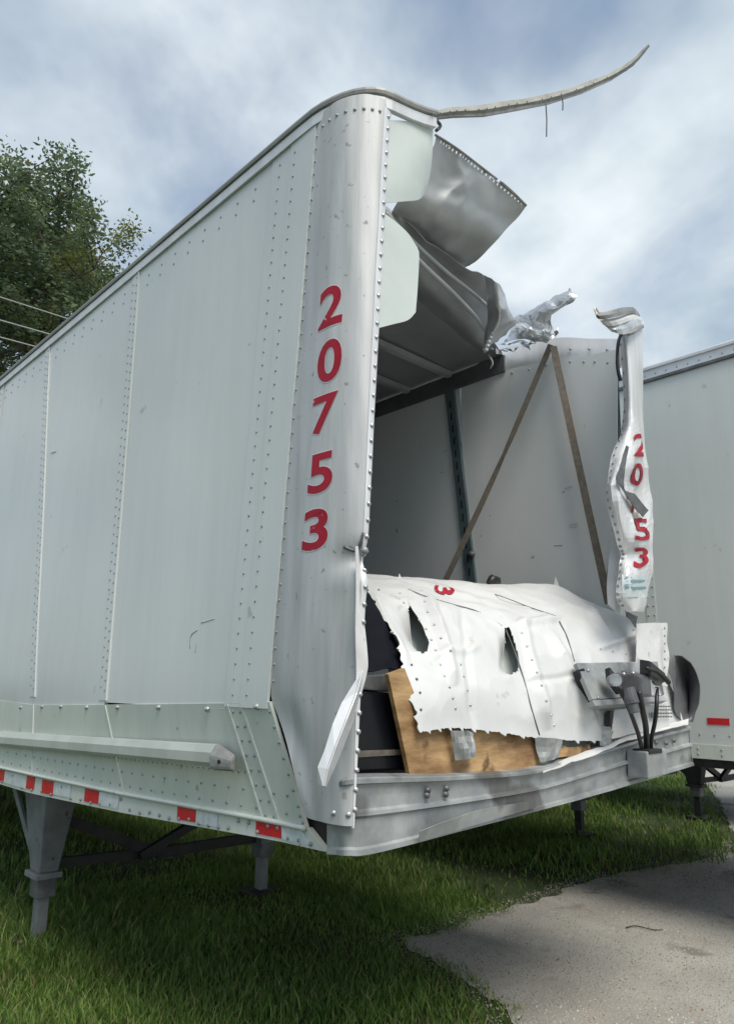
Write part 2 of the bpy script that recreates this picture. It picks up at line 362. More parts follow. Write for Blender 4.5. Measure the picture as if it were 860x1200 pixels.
def grass_field():
    Vs = []; Qs = []; base = 0
    rng = np.random.default_rng(3)
    def patchy(X, Y):
        return np.array([noise.noise(Vector((x*.9, y*.9, 5))) for x, y in zip(X, Y)])
    for (x0, x1, y0, y1, n, h0, wd) in ((-1.6, 3.2, -.6, 4.2, 120000, .046, .0032), (-2.5, 8, 2.5, 9, 70000, .060, .0046), (3, 13, .8, 9, 42000, .066, .0062), (-6, 16, 8, 26, 22000, .16, .016)):
        X = rng.uniform(x0, x1, n); Y = rng.uniform(y0, y1, n)
        dd = road_dist(X, Y); ins = in_road(X, Y); pn = patchy(X, Y)
        ok = (~ins | (dd < .07*rng.random(n)**.6+.5*np.clip(pn, 0, 1)*rng.random(n))) & ((dd > .10) | (rng.random(n) < .55)) & (rng.random(n) < .80+1.1*pn+.2)
        bare = np.hypot((X-1.75)/.35, (Y-1.95)/.22) < 1; ok &= ~bare | (rng.random(n) < .7)
        X, Y, pn, dd = X[ok], Y[ok], pn[ok], dd[ok]; n = len(X)
        h = h0*rng.uniform(.5, 1.5, n)*(1+.8*pn)*np.clip(.55+dd*1.2, .55, 1); tall = rng.random(n) < .02; h = np.where(tall, h*2.1, h)
        a = rng.uniform(0, 2*np.pi, n); lean = h*rng.uniform(.1, .85, n); la = rng.uniform(0, 2*np.pi, n)+.0
        wv = wd*rng.uniform(.7, 1.4, n)
        wx, wy = np.cos(a)*wv, np.sin(a)*wv; lx, ly = np.cos(la)*lean, np.sin(la)*lean
        z0 = np.zeros(n)
        P = np.stack([np.stack([X-wx, Y-wy, z0], 1), np.stack([X+wx, Y+wy, z0], 1),
                      np.stack([X+wx*.8+lx*.35, Y+wy*.8+ly*.35, h*.6], 1), np.stack([X-wx*.8+lx*.35, Y-wy*.8+ly*.35, h*.6], 1),
                      np.stack([X+wx*.12+lx, Y+wy*.12+ly, h*.95], 1), np.stack([X-wx*.12+lx, Y-wy*.12+ly, h*.95], 1)], 1)
        Vs.append(P.reshape(-1, 3)); k = np.arange(n)[:, None]*6+base
        Qs.append(np.concatenate([k+np.array([[0, 1, 2, 3]]), k+np.array([[3, 2, 4, 5]])])); base += n*6
    gmx = leaf_material('grass_blades', (.070, .145, .026), (.168, .262, .052), (.29, .27, .12), .25)
    tag(npmesh('grass', np.concatenate(Vs), np.concatenate(Qs), gmx), kind='stuff')
grass_field()
def gravel():
    rng = np.random.default_rng(5); n = 60000
    X = rng.uniform(1.2, 7, n); Y = rng.uniform(-1.2, 2.1, n); d = road_dist(X, Y); ins = in_road(X, Y)
    ok = (ins & (rng.random(n) < np.clip(.55+.4*np.exp(-d*6), 0, 1))) | (~ins & (d < .14) & (rng.random(n) < .8))
    X, Y = X[ok], Y[ok]; n = len(X); s = rng.uniform(.0022, .0062, n)*np.where(rng.random(n) < .06, 1.8, 1)
    tet = np.array([[1, 0, -.3], [-.5, .87, -.3], [-.5, -.87, -.3], [.1, .1, .8]])
    a = rng.uniform(0, 6.28, n); ca, sa = np.cos(a), np.sin(a)
    P = tet[None]*s[:, None, None]; Q = P.copy(); Q[:, :, 0] = P[:, :, 0]*ca[:, None]-P[:, :, 1]*sa[:, None]; Q[:, :, 1] = P[:, :, 0]*sa[:, None]+P[:, :, 1]*ca[:, None]
    Q += np.stack([X, Y, np.full(n, .008)], 1)[:, None]
    k = np.arange(n)[:, None]*4
    tri = np.concatenate([k+np.array([t]) for t in ((0, 1, 3), (1, 2, 3), (2, 0, 3))])
    tag(npmesh('gravel', Q.reshape(-1, 3), tri, leaf_material('gravel_stones', (.20, .19, .165), (.50, .485, .44), (.24, .13, .07), 0)), kind='stuff')
gravel()

# ================================================================== DAMAGED TRAILER
T = empty('damaged_trailer', (1.3, 3.2, 0), 'white box trailer with torn open nose and crushed front wall, numbered 20753', 'trailer')
ZT, ZS = 4.03, 1.535                     # top of the side sheets, top of the skirt
def seam(pt, pb):                        # a seam measured on the side plane, as y(z)
    a, b = at(*pt, x=0), at(*pb, x=0); k = (a.y-b.y)/(a.z-b.z); return lambda z: b.y+k*(z-b.z)
S1L = seam((322, 180), (267, 808)); S1M = seam((343, 165), (284, 808)); SCL = seam((372, 139), (316, 810))
S1a = seam((331, 173), (275, 808)); S1b = seam((349, 160), (292, 808))
S2 = seam((163, 312), (125, 790)); S3 = seam((58, 405), (41, 800))
seams = [S2, S3]+[(lambda z, y=y: y) for y in (4.42, 5.65, 6.88, 8.11, 9.34, 10.57, 11.8, 13.03, 14.6)]
def wave(y, z): return .006*noise.noise(Vector((y*.8, z*.55, 1)))+.0028*noise.noise(Vector((y*2.3, z*1.4, 4)))
def side_sheet(name, ya, yb, z0, z1, off, ma, nu=8, nv=12, th=.02, inw=None):
    G = []
    for i in range(nv+1):
        z = z0+(z1-z0)*i/nv; row = []
        for j in range(nu+1):
            y = yb(z)+(ya(z)-yb(z))*j/nu
            row.append(Vector((-off+wave(y, z), y, z)))
        G.append(row)
    return gridmesh(name, G, ma, T, th)
lim = [S1L]+seams
for k in range(len(lim)-1): side_sheet('side_panel', lim[k], lim[k+1], ZS-(.03 if k == 0 else .085), ZT+.03, 0, M['paint'], 16, 24)
side_sheet('seam_strip', S1M, lambda z: S1L(z)+.005, ZS-.02, ZT+.03, .004, M['paint'], 2, 12, .012)
side_sheet('seam_strip', SCL, lambda z: S1M(z)-.004, ZS-.02, ZT+.03, .007, M['paint'], 2, 12, .012)
for Sx in seams[:4]:
    side_sheet('seam_strip', lambda z: Sx(z)-.022, lambda z: Sx(z)+.055, ZS-.02, ZT+.02, .004, M['paint'], 2, 12, .003)
    side_sheet('seam_lip', lambda z: Sx(z)-.034, lambda z: Sx(z)-.023, ZS-.02, ZT+.02, .009, M['paint'], 1, 12, .009)
    rivets([(-.004+wave(Sx(z)-.005, z), Sx(z)-.003, z) for z in np.arange(ZS+.03, ZT-.02, .052)], (-1, 0, 0), M['rivet'], T, .0064, .004)
    rivets([(-.004+wave(Sx(z)+.045, z), Sx(z)+.042, z) for z in np.arange(ZS+.05, ZT-.02, .052)], (-1, 0, 0), M['rivet'], T, .0064, .004)
for Sx, off in ((S1a, .004), (S1b, .007)):
    rivets([(-off+wave(Sx(z), z), Sx(z), z) for z in np.arange(ZS+.03, ZT-.03, .062)], (-1, 0, 0), M['rivet'], T, .0064, .004)
b = []
for k, y in enumerate(np.arange(.75, 7.5, .155)): b += [(wave(y, 3.97), y, 3.965), (wave(y, 3.9), y+.01, 3.905)]
rivets(b, (-1, 0, 0), M['rivet'], T, .008, .004)

# corner extrusion: plan is a quarter ellipse from the side wall to the front
SCB = [(1.12, None), (1.56, None)]
yl_bot = at(362, 958, x=0).y
def YL(z):
    if z >= 1.56: return SCL(z)
    return SCL(1.56)+(yl_bot-SCL(1.56))*(1.56-z)/(1.56-1.13)
cra, crb = at(457, 134, y=0), at(415, 954, y=0)
crm = at(437, 500, y=0)
def XR(z):
    if z > crm.z: return crm.x+(cra.x-crm.x)*(z-crm.z)/(cra.z-crm.z)
    return crb.x+(crm.x-crb.x)*(z-crb.z)/(crm.z-crb.z)
def corner(u, z, off=0):
    t = u*math.pi/2; x = XR(z)*(1-math.cos(t)) if True else 0; y = YL(z)*(1-math.sin(t))
    bow = .028*math.sin(math.pi*u); n = Vector((-math.cos(t)*YL(z)-.02, -math.sin(t)*max(XR(z), .12)-.06*u, 0)).normalized()
    dz = z-2.05
    dent = -.030*math.exp(-(dz/.05)**2)*max(0, min(1, (u-.45)*3.2))+.016*math.exp(-((dz+.07)/.05)**2)*max(0, (u-.35))
    wv = .006*noise.noise(Vector((u*2.5, z*1.1, 3)))+.004*noise.noise(Vector((u*5, z*3.5, 8)))
    if z < 1.8: wv -= .03*math.exp(-((u-.12)/.16)**2)*math.exp(-((z-1.42)/.14)**2)
    return Vector((x, y, z))+n*(bow+dent+wv+off)
ZC0 = 1.155
G = []
zs = np.linspace(ZC0, 4.075, 150)
for z in zs: G.append([corner(u, z) for u in np.linspace(0, 1, 25)])
gridmesh('corner_post', G, M['alu'], T, .006)
G = [[corner(u, z, .004) for u in np.linspace(.86, 1.012, 6)] for z in np.linspace(ZC0-.006, 4.03, 120)]
gridmesh('corner_flange', G, M['aluflange'], T, .009)
nz = np.arange(ZC0+.05, 4.0, .062)
rivets([corner(.94, z, .004) for z in nz], [Vector((-.35, -1, 0))]*len(nz), M['rivetl'], T, .0105, .007)
nz2 = np.arange(1.62, 3.98, .062)
rivets([corner(.025, z, .001) for z in nz2], [Vector((-1, -.1, 0))]*len(nz2), M['rivet'], T, .0064, .004)
tz = np.linspace(.12, .8, 8)
rivets([corner(u, 4.0, .001) for u in tz], [Vector((-.8, -.6, 0))]*8, M['rivet'], T, .009, .005)
rivets([corner(u, ZC0+.035, .001) for u in (.5, .74)], [Vector((-.6, -.8, 0))]*2, M['rivetl'], T, .011, .007)
# number on the corner: 2 0 7 5 3
def corner_uv(px, py):
    best = None
    for u in np.linspace(.05, .95, 46):
        for z in np.linspace(1.9, 3.7, 91):
            a, b_ = pix(corner(u, z)); e = (a-px)**2+(b_-py)**2
            if best is None or e < best[0]: best = (e, u, z)
    return best[1], best[2]
for ch, px, py in (('2', 389.5, 360), ('0', 385.5, 421), ('7', 381, 484), ('5', 376, 551), ('3', 370.5, 620)):
    u, z = corner_uv(px, py)
    ua, _ = corner_uv(px-14, py); ub, _ = corner_uv(px+14, py); za_ = corner_uv(px, py+23)[1]; zb_ = corner_uv(px, py-23)[1]
    for nm, g_, o_, ma in (('digit_edge', .04,   .0012, M['whiteedge']), ('digit', .025, .0022, M['red'])):
        k = 1.05 if nm == 'digit_edge' else 1
        put_glyph(nm, ch, lambda a, b_: corner(u+a*(ub-ua)*k, z+b_*(zb_-za_)*k, o_), ma, T, g_)
# dent tear near the 3
tp = [at(385, 646, y=.05), at(395, 652, y=.03), at(405, 640, y=.0), at(416, 632, y=-.01)]
b = MB(); b.tube(spline([corner(.62, 2.10, .004), corner(.74, 2.085, .002), corner(.82, 2.11, .004), corner(.86, 2.15, .004)], 4), .006, 6); b.build('tear_crease', M['grey'], T, True)
rivets([corner(.93, 2.085, .012)], Vector((-.4, -1, .1)), M['galv'], T, .016, .010, 'bent_tab')
# torn flange folded out over the corner
def P3(lst, **k): return [at(px, py, **k) for px, py in lst]
fl = [[at(421, 792, y=-.006), at(425, 786, y=-.02), at(429, 782, y=-.012)], [at(401, 824, y=-.045), at(417, 812, y=-.07), at(428, 812, y=-.03)], [at(390, 849, y=-.05), at(405, 843, y=-.08), at(420, 846, y=-.05)],
      [at(381, 879, y=-.05), at(392, 876, y=-.08), at(408, 878, y=-.055)], [at(373, 899, y=-.04), at(383, 901, y=-.075), at(398, 902, y=-.055)], [at(374, 919, y=-.035), at(379, 921, y=-.07), at(388, 924, y=-.055)]]
sheet('torn_flange', [[r_[0], r_[1]] for r_ in fl], M['aluflange'], T, 1, 1, .003, smooth=False)
sheet('torn_flange', [[r_[1]+Vector((.002, 0, 0)), r_[2]+Vector((0, .03, 0))] for r_ in fl], M['aluflange'], T, 1, 1, .003, smooth=False)
fl = [[at(416, 640, y=-.004), at(419, 640, y=.0)], [at(417, 690, y=-.006), at(423, 700, y=.01)], [at(416, 740, y=-.02), at(430, 768, y=-.015)], [at(417, 790, y=-.012), at(429, 790, y=-.015)], [at(415, 830, y=-.004), at(420, 822, y=.0)]]
sheet('torn_flange', fl, M['whiteedge'], T, 4, 5, .003)

# skirt below the side sheets, pushed in towards the nose
def sk_bot(y): return Vector((0, 0, 0))
kb = [(at(-300, 850, x=0), at(-300, 868, x=0))]
SKT = [Vector((0, 14.6, 1.525)), Vector((0, 6.0, 1.525)), at(41, 826, x=0), at(125, 826, x=0), at(268, 824, x=0), at(284, 824, x=0), at(317, 823, x=0)]
SKB = [Vector((0, 14.6, 1.03)), Vector((0, 6.0, 1.03)), at(39, 908, x=.0), at(147, 931, x=.05), at(310, 961, x=.10), at(330, 965, x=.105), at(361, 972, x=.11)]
for i in range(len(SKT)-1):
    a0, a1, b0, b1 = SKT[i], SKT[i+1], SKB[i], SKB[i+1]; G = []
    for r_ in range(9):
        t = r_/8; G.append([(b0.lerp(b1, s)).lerp(a0.lerp(a1, s), t)+Vector((-.006-.010*math.sin(math.pi*t)*0, 0, 0)) for s in np.linspace(0, 1, 5)])
    gridmesh('skirt_panel', G, M['skirt'], T, .015)
def skirt(y_i, s, t, off=.006):           # on segment i, s along to the nose, t up
    a = SKB[y_i].lerp(SKB[y_i+1], s).lerp(SKT[y_i].lerp(SKT[y_i+1], s), t); return a+Vector((-off, 0, 0))
NS = [Vector((-1, 0, -.2))]
for i in (2, 3, 4, 5):                    # overlap lips that kink where the skirt starts
    b = MB(); b.bar(skirt(i, 0, .99, .007), skirt(i, 0, .02, .007), .010, .007, (1, 0, 0)); b.build('seam_lip', M['skirt'], T)
pts = []
for i, n in ((1, 40), (2, 22), (3, 26)):
    for k in range(n): pts.append(skirt(i, (k+.5)/n, .40))
rivets(pts, (-1, 0, -.2), M['rivet'], T, .0064, .004)
pts = []
for i, n in ((1, 20), (2, 11), (3, 11), (5, 2)):
    for k in range(n):
        pts.append(skirt(i, (k+.3)/n, .25)); pts.append(skirt(i, (k+.8)/n, .10))
rivets(pts, (-1, 0, -.2), M['rivet'], T, .008, .005)
pts = []
for i, s in ((4, .25), (4, .75), (5, .93)):
    pts += [skirt(i, s, t) for t in np.arange(.05, .98, .125)]
rivets(pts, (-1, 0, -.2), M['rivet'], T, .008, .005)
b = MB()
for px, py in ((-40, 829), (25, 829), (50, 828), (72, 828), (102, 829), (138, 829), (186, 829), (243, 831), (301, 828)):
    b.dome(at(px, py, x=-.006), (-1, 0, 0), .014, .012)
tag(b.build('bolt_row', M['rivetl'], T, True), kind='stuff')
# rub rail
ra, rb = at(0, 857, x=-.012), at(256, 872, x=-.012)
rdir = (rb-ra).normalized(); start = ra-rdir*3.2
prof = [(.0, .050), (.016, .050), (.022, .047), (.042, .018), (.044, -.020), (.036, -.036), (.0, -.038)]
rr = [Vector((-.003, p.y, p.z)) for p in (start, ra, ra.lerp(rb, .5), rb)]
cz_ = at(128, 880, x=-.06).z-at(128, 880, x=-.06).z
mid = lambda p: p+Vector((0, 0, -.05))
o = sweep('rub_rail', [mid(p) for p in rr], prof, M['rub'], T)
e = mid(rr[-1])
b = MB(); b.hexa([e+Vector((0, 0, -.054)), e+Vector((-.048, 0, -.046)), e+Vector((-.052, 0, .010)), e+Vector((-.022, 0, .052)), e+Vector((0, 0, .054))],
                 [e+Vector((0, -.12, -.05)), e+Vector((-.022, -.12, -.04)), e+Vector((-.026, -.12, -.005)), e+Vector((-.014, -.12, .01)), e+Vector((0, -.12, .014))])
ec = b.build('rail_end_cap', M['cap'], T, bevel=.012)
rivets([e+Vector((-.040, -.06, -.012))], (-1, -.5, 0), M['slot'], T, .009, .003, 'cap_screw')
# bottom side rail and its tape
BT = [p+Vector((-.004, 0, .004)) for p in SKB]
BB = [Vector((0, 14.6, .955)), Vector((0, 6., .955)), at(0, 919, x=0), at(100, 943, x=.05), at(240, 968, x=.10), at(330, 986, x=.105), at(381, 998, x=.11)]
BB = [Vector((p.x, p.y, float(np.interp(p.y, [q_.y for q_ in BB[::-1]], [q_.z for q_ in BB[::-1]])))) for p in BT[:-1]]+[BB[-1]]
def rail_pt(f_, t, off=0):                # along 0..6, t from the bottom up
    i = min(int(f_), 5); s = f_-i
    return BB[i].lerp(BB[i+1], s).lerp(BT[i].lerp(BT[i+1], s), t)+Vector((-.002-off, 0, 0))
fs = np.linspace(0, 6.0, 37)
gridmesh('bottom_rail', [[rail_pt(f_, t) for f_ in fs] for t in (0, .35, .7, 1)], M['skirt'], T, .03)
lipm = MB(); lipm.tube([rail_pt(f_, 1.0, .008) for f_ in fs], .011, 6); lipm.build('rail_lip', M['skirt'], T, True)
def rail_f(px):
    return min(((pix(rail_pt(f_, .5))[0]-px)**2, f_) for f_ in np.linspace(.8, 6, 1500))[1]
for pa, pb_, red in ((-2, 6, 1), (6, 32, 0), (32, 41, 1), (50, 64, 1), (64, 84, 0), (100, 117, 1), (117, 140, 0), (209, 231, 1), (231, 256, 0), (301, 331, 1), (331, 361, 0)):
    fa, fb = rail_f(pa), rail_f(pb_); jig = random.uniform(-.05, .05)
    gridmesh('red_tape' if red else 'white_tape', [[rail_pt(f_, t+jig, .004) for f_ in np.linspace(fa, fb, 6)] for t in (.20, .55, .90)], M['redtape' if red else 'whitetape'], T, .002)
b = MB()
for px in np.arange(4, 372, 11.5):
    f_ = rail_f(px); b.dome(rail_pt(f_, random.choice((.18, .24, .3, .7)), .001), (-1, 0, 0), .010, .008)
tag(b.build('bolt_row', M['rivet'], T, True), kind='stuff')
b = MB(); q = at(372, 980, x=.14); b.box(q+Vector((.0, -.02, -.035)), q+Vector((.12, .25, .05))); b.build('rail_end_block', M['dark'], T)

for a in ([(223, 760), (224, 745), (232, 738)], [(236, 730), (252, 725)], [(229, 765), (231, 752)], [(60, 531), (66, 529)]):
    b = MB(); b.tube(spline([at(px, py, x=-.001) for px, py in a], 4), .0022, 4); b.build('scuff_mark', M['scuff'], T, True)
# top rail round the corner
tp = [Vector((0, 14.6, 0)), Vector((0, 6, 0)), Vector((0, 3, 0)), Vector((0, 1.2, 0)), Vector((0, .6, 0)), Vector((0, .42, 0))]
for k in range(1, 10):
    a = k/10*math.pi/2; tp.append(Vector((.21*(1-math.cos(a)), .36*(1-math.sin(a))-.012*math.sin(2*a), 0)))
tp += [Vector((.22, .0, .01)), Vector((.30, .0, .03)), Vector((.38, -.005, .05)), Vector((.455, -.01, .075))]
tp = [p+Vector((0, 0, 4.03)) for p in tp]
sweep('top_rail', tp, [(-.02, .062), (.012, .060), (.026, .066), (.030, .080), (.024, .096), (.01, .106), (-.03, .108)], M['railtop'], T)
sweep('rail_flange', tp, [(-.01, .012), (.015, .010), (.018, .058), (-.01, .058)], M['aluflange'], T)
b = MB()
for px, py, s in ((457, 116, .022), (463, 119, .018), (469, 122, .022)):
    q = at(px, py, y=.06); b.box(q-Vector((s, s, s*.9)), q+Vector((s*.5, s, s*.9)))
b.build('broken_clip', M['grey'], T, bevel=.004)
b = MB(); b.tube(spline(P3([(505, 138), (512, 142), (516, 148), (511, 153)], y=0.0), 3), .008, 6); b.build('bent_hook', M['grey'], T, True)

# torn strip standing off the top corner
sp = []
for k, (px, py, wpx) in enumerate(((504, 135, 7), (530, 131, 9), (565, 129, 11), (600, 123, 11), (640, 116, 10), (680, 104, 9), (715, 89, 8), (740, 74, 6), (760, 53, 2.5))):
    y = -.015-.40*(k/8)**1.3
    sp.append((at(px-wpx*.15, py-wpx/2, y=y), at(px, py, y=y-.012), at(px+wpx*.15, py+wpx/2, y=y)))
sheet('torn_strip', [[s[0] for s in sp], [s[1] for s in sp], [s[2] for s in sp]][::-1], M['stripm'], T, 3, 1, .004, fold=.005, ffreq=5, smooth=False)
b = MB(); b.tube([s_[2] for s_ in sp], [.010, .011, .011, .010, .009, .008, .007, .005, .003], 4); b.build('strip_edge', M['railtop'], T)
rivets([sp[k][1].lerp(sp[k+1][1], t)+Vector((0, -.008, 0)) for k in range(0, 6) for t in (.1, .38, .83)], (0, -1, 0), M['grey'], T, .007, .002, 'rivet_hole')
for px, py, ln in ((639, 118, 42), (658, 113, 16)):
    q = at(px, py, y=-.22); q2 = at(px+1, py+ln, y=-.22); b = MB(); b.tube([q, q.lerp(q2, .5)+Vector((.006, 0, 0)), q2], .0035, 5); b.build('hanging_wire', M['grey'], T)

# far wall: outer skin, liner sheets, logistic post, top rail
fy = [.30, 1.56, 2.79, 4.02, 5.25, 6.48, 7.71, 8.94, 10.17, 11.4, 12.63, 14.6]
for k in range(len(fy)-1):
    y0, y1 = fy[k], fy[k+1]
    G = []
    for r_ in range(9):
        z = 1.16+(3.93-1.16)*r_/8; row = []
        for c in range(9):
            y = y0+.004+(y1-y0-.008)*c/8; yy = y
            zc = z
            if k == 0: yf_ = .225+(3.88-z)*.072; yy = yf_+(y1-yf_-.004)*c/8; zc = min(z, 1.16+(3.80+max(0, yy-.24)*.16-1.16)*r_/8)
            x = 2.555+.006*noise.noise(Vector((y*.9, z*.8, 3)))
            if k == 0: x += .02*noise.noise(Vector((y*1.6, z*1.1, 6)))*max(0, 1-(y-.3)/1.0)
            row.append(Vector((x, yy, zc)))
        G.append(row)
    gridmesh('liner_panel', G, M['liner'], T, .01)
gridmesh('far_side_skin', [[Vector((2.6, y, z)) for y in np.linspace(.40, 14.6, 12)] for z in (1.05, 2, 3, 3.84)][::-1], M['paint'], T, .02)
pa = [at(527, 452, x=2.545), at(553, 676, x=2.545)]
pk = (pa[0].y-pa[1].y)/(pa[0].z-pa[1].z)
py_ = lambda z: pa[1].y+pk*(z-pa[1].z)
def post(yf, zz0, zz1, wd=.085):
    b = MB(); p, q = Vector((2.535, yf(zz0), zz0)), Vector((2.535, yf(zz1), zz1)); b.bar(p, q, wd, .03, (1, 0, 0)); o = b.build('logistic_post', M['dpost'], T)
    s = MB()
    for z in np.arange(zz0+.08, zz1-.05, .105): s.bar(Vector((2.519, yf(z), z-.03)), Vector((2.519, yf(z), z+.03)), .013, .004, (1, 0, 0))
    tag(s.build('post_slots', M['slot'], o), kind='stuff')
post(py_, 1.2, 3.95)
rs = random.Random(9)
for k in range(26):
    y_, z_ = rs.uniform(.5, 2.6), rs.uniform(2.1, 3.6)
    if abs(y_-py_(z_)) < .1: continue
    b = MB(); b.tube([(2.5485+.004*noise.noise(Vector((y_, z_, 1))), y_, z_), (2.5485, y_+rs.uniform(.015, .09), z_+rs.uniform(-.012, .012))], .0028, 4); b.build('liner_scuff', M['grey' if k % 3 else 'scuff'], T)
for y in fy[2:-1]: post(lambda z, y=y: y, 1.2, 3.95)
b = MB(); b.dome(Vector((2.515, py_(2.58)-.045, 2.56)), (-1, -.2, 0), .03, .03, 8); b.build('post_fitting', M['grey'], T, True)
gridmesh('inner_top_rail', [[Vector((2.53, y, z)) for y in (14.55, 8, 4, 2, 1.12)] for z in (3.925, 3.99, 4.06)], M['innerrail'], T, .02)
ft = [[at(727, 431, x=2.57), at(690, 430, x=2.57), at(650, 431, x=2.56), at(600, 441, x=2.555), at(560, 456, x=2.55)],
      [at(728, 412, x=2.57), at(690, 412, x=2.56), at(650, 414, x=2.55), at(600, 424, x=2.545), at(560, 437, x=2.545)],
      [at(728, 397, x=2.58), at(690, 397, x=2.58), at(652, 396, x=2.58), at(600, 405, x=2.57), at(560, 420, x=2.56)]]
sheet('torn_top_rail', ft[::-1], M['aluflange'], T, 6, 4, .006, crumple=.006, freq=6)
rivets([at(px, py, x=2.545) for px, py in ((712, 425), (697, 424), (684, 424), (668, 424), (655, 423), (711, 410), (690, 409), (668, 409), (640, 428), (620, 433), (600, 437))], (-1, -.4, 0), M['rivet'], T, .011, .006)
# dark flange where the liner ends at the front
sheet('liner_end_post', [[at(714, 436, x=2.56), at(724, 436, x=2.59)], [at(716, 500, x=2.56), at(727, 500, x=2.59)], [at(718, 570, x=2.555), at(729, 560, x=2.58)], [at(716, 630, x=2.55), at(722, 640, x=2.57)], [at(708, 690, x=2.55), at(718, 700, x=2.56)]], M['dpost'], T, 3, 4, .004, fold=.004, ffreq=9)
sheet('bent_edge_sheet', [[at(716, 622, y=.13), at(724, 628, y=.10), at(728, 640, y=.08)], [at(711, 680, y=.12), at(719, 690, y=.08), at(726, 690, y=.06)], [at(712, 708, y=.11), at(720, 716, y=.07), at(726, 722, y=.05)]], M['whiteedge'], T, 4, 4, .003)

# far corner post, crushed
rows = [(386, (724, .10), (731, .0), (742, -.01), (753, .10)), (440, (729, .09), (735, .0), (744, -.01), (753, .10)), (488, (730, .09), (736, .0), (744, -.01), (753, .10)),
        (515, (725, .07), (733, -.01), (746, -.02), (755, .09)), (543, (715, .03), (727, -.05), (744, -.03), (757, .08)), (570, (712, .0), (722, -.06), (742, .02), (760, .07)),
        (600, (714, .0), (727, -.07), (745, .00), (762, .06)), (630, (722, .0), (734, -.06), (750, -.04), (763, .05)), (650, (726, .02), (737, -.01), (751, .0), (763, .06)),
        (672, (725, .0), (735, -.05), (750, -.04), (762, .04)), (700, (722, .0), (733, -.04), (747, -.04), (757, .02)), (716, (735, .0), (739, -.03), (744, -.03), (751, .01))]
ctrl = [[at(px, py, y=y) for px, y in r_[1:]] for r_ in [(a, *c) for a, *c in rows] for py in [r_[0]]]
def crush(G):
    Nn = gnormals(G)
    for i, r_ in enumerate(G):
        for j, p in enumerate(r_):
            k = max(0, min(1, (3.25-p.z)/.25)); q = p+Vector((3.3, 1.2, .7)); r_[j] = p+Nn[i][j]*(.021*k+.0010)*(ridged(q, 3.3)+.35*ridged(q*1.9, 3.3)-.5)
_, CG = sheet('far_corner_post', ctrl[::-1], M['aluflange'], T, 6, 5, .005, smooth=False, post=crush)
def cg(u, v):
    R, Cc = len(CG)-1, len(CG[0])-1; a = min(max(v, 0), .999)*R; b_ = min(max(u, 0), .999)*Cc; i, j = int(a), int(b_); s, t = a-i, b_-j
    return CG[i][j].lerp(CG[i][j+1], t).lerp(CG[i+1][j].lerp(CG[i+1][j+1], t), s)
def cgn(u, v):
    n = (cg(u+.03, v)-cg(u-.03, v)).cross(cg(u, v+.02)-cg(u, v-.02)); return n.normalized()
def cg_find(px, py):
    return min((((pix(cg(u, v))[0]-px)**2+(pix(cg(u, v))[1]-py)**2), u, v) for u in np.linspace(.02, .98, 40) for v in np.linspace(.02, .98, 120))[1:]
for ch, px, py, hw, hh in (('2', 750, 521, 4.5, 14), ('0', 747, 557, 6.5, 13), ('7', 741, 592, 5, 11), ('5', 751, 621, 9, 12), ('3', 752, 652, 8, 12)):
    u, v = cg_find(px, py); va = cg_find(px, py+hh)[1]; vb = cg_find(px, py-hh)[1]; ua = cg_find(px-hw, py)[0]; ub = cg_find(px+hw, py)[0]
    put_glyph('digit', ch, lambda a, b_: cg(u+a*(ub-ua), v+b_*(vb-va))+cgn(u+a*(ub-ua), v+b_*(vb-va))*.006, M['red'], T, .02)
rv = np.linspace(.05, .97, 34)
rivets([cg(.10, v)+cgn(.10, v)*.001 for v in rv], [cgn(.1, v) for v in rv], M['rivet'], T, .010, .006)
# dark sheet laid on the crushed post as the shade inside a tear
sheet('post_tear_shade', [[at(733, 522, y=-.06), at(736, 524, y=-.06)], [at(726, 548, y=-.09), at(731, 553, y=-.09)], [at(722, 562, y=-.09), at(731, 575, y=-.09)], [at(733, 580, y=-.09), at(742, 578, y=-.08)], [at(742, 594, y=-.08), at(750, 588, y=-.06)], [at(752, 606, y=-.04), at(759, 598, y=-.02)]], M['grey'], T, 3, 5, .004, fold=.004, ffreq=9)
def on_post(px, py, off): 
    u, v = cg_find(px, py); return cg(u, v)+cgn(u, v)*off
lb = gridmesh('warning_label', [[on_post(px, py, .005) for px in (729, 737, 746, 757)] for py in (700, 690, 680, 674)], M['sticker'], T, .001)
for py in (677, 681, 685, 689, 693):
    gridmesh('label_line', [[on_post(px, py+d, .0075) for px in (732, 740, 747, 755)] for d in (.8, -.6)], M['print'], lb, .0005)
# cap of the far corner: folded piece of top rail
def ribbon(name, top, bot, ys, ma, thick=.006, fold=0, parent=None):
    G = [[at(*p, y=y-.004) for p, y in zip(bot, ys)], [at((p[0]+q[0])/2, (p[1]+q[1])/2, y=y-.012) for p, q, y in zip(top, bot, ys)], [at(*p, y=y) for p, y in zip(top, ys)]]
    return sheet(name, G, ma, parent or T, 2, 1, thick, fold=fold, ffreq=9, smooth=False)[0]
ribbon('corner_cap', [(706, 379), (718, 382), (732, 377), (744, 374), (753, 376)], [(716, 390), (724, 391), (734, 392), (745, 388), (754, 383)], [-.03, -.06, -.05, -.02, .08], M['tin'], fold=.010)
ribbon('corner_cap', [(699, 371), (712, 374), (726, 371), (741, 367), (751, 372)], [(706, 380), (718, 382), (732, 378), (744, 374), (753, 378)], [-.04, -.07, -.06, -.02, .08], M['whiteedge'], fold=.003)
ribbon('cap_lip', [(694, 360), (700, 366), (712, 365), (726, 361), (741, 360), (747, 366)], [(699, 372), (703, 374), (714, 373), (727, 370), (742, 367), (750, 372)], [-.05, -.08, -.09, -.08, -.03, .07], M['railtop'], .02, fold=.005)
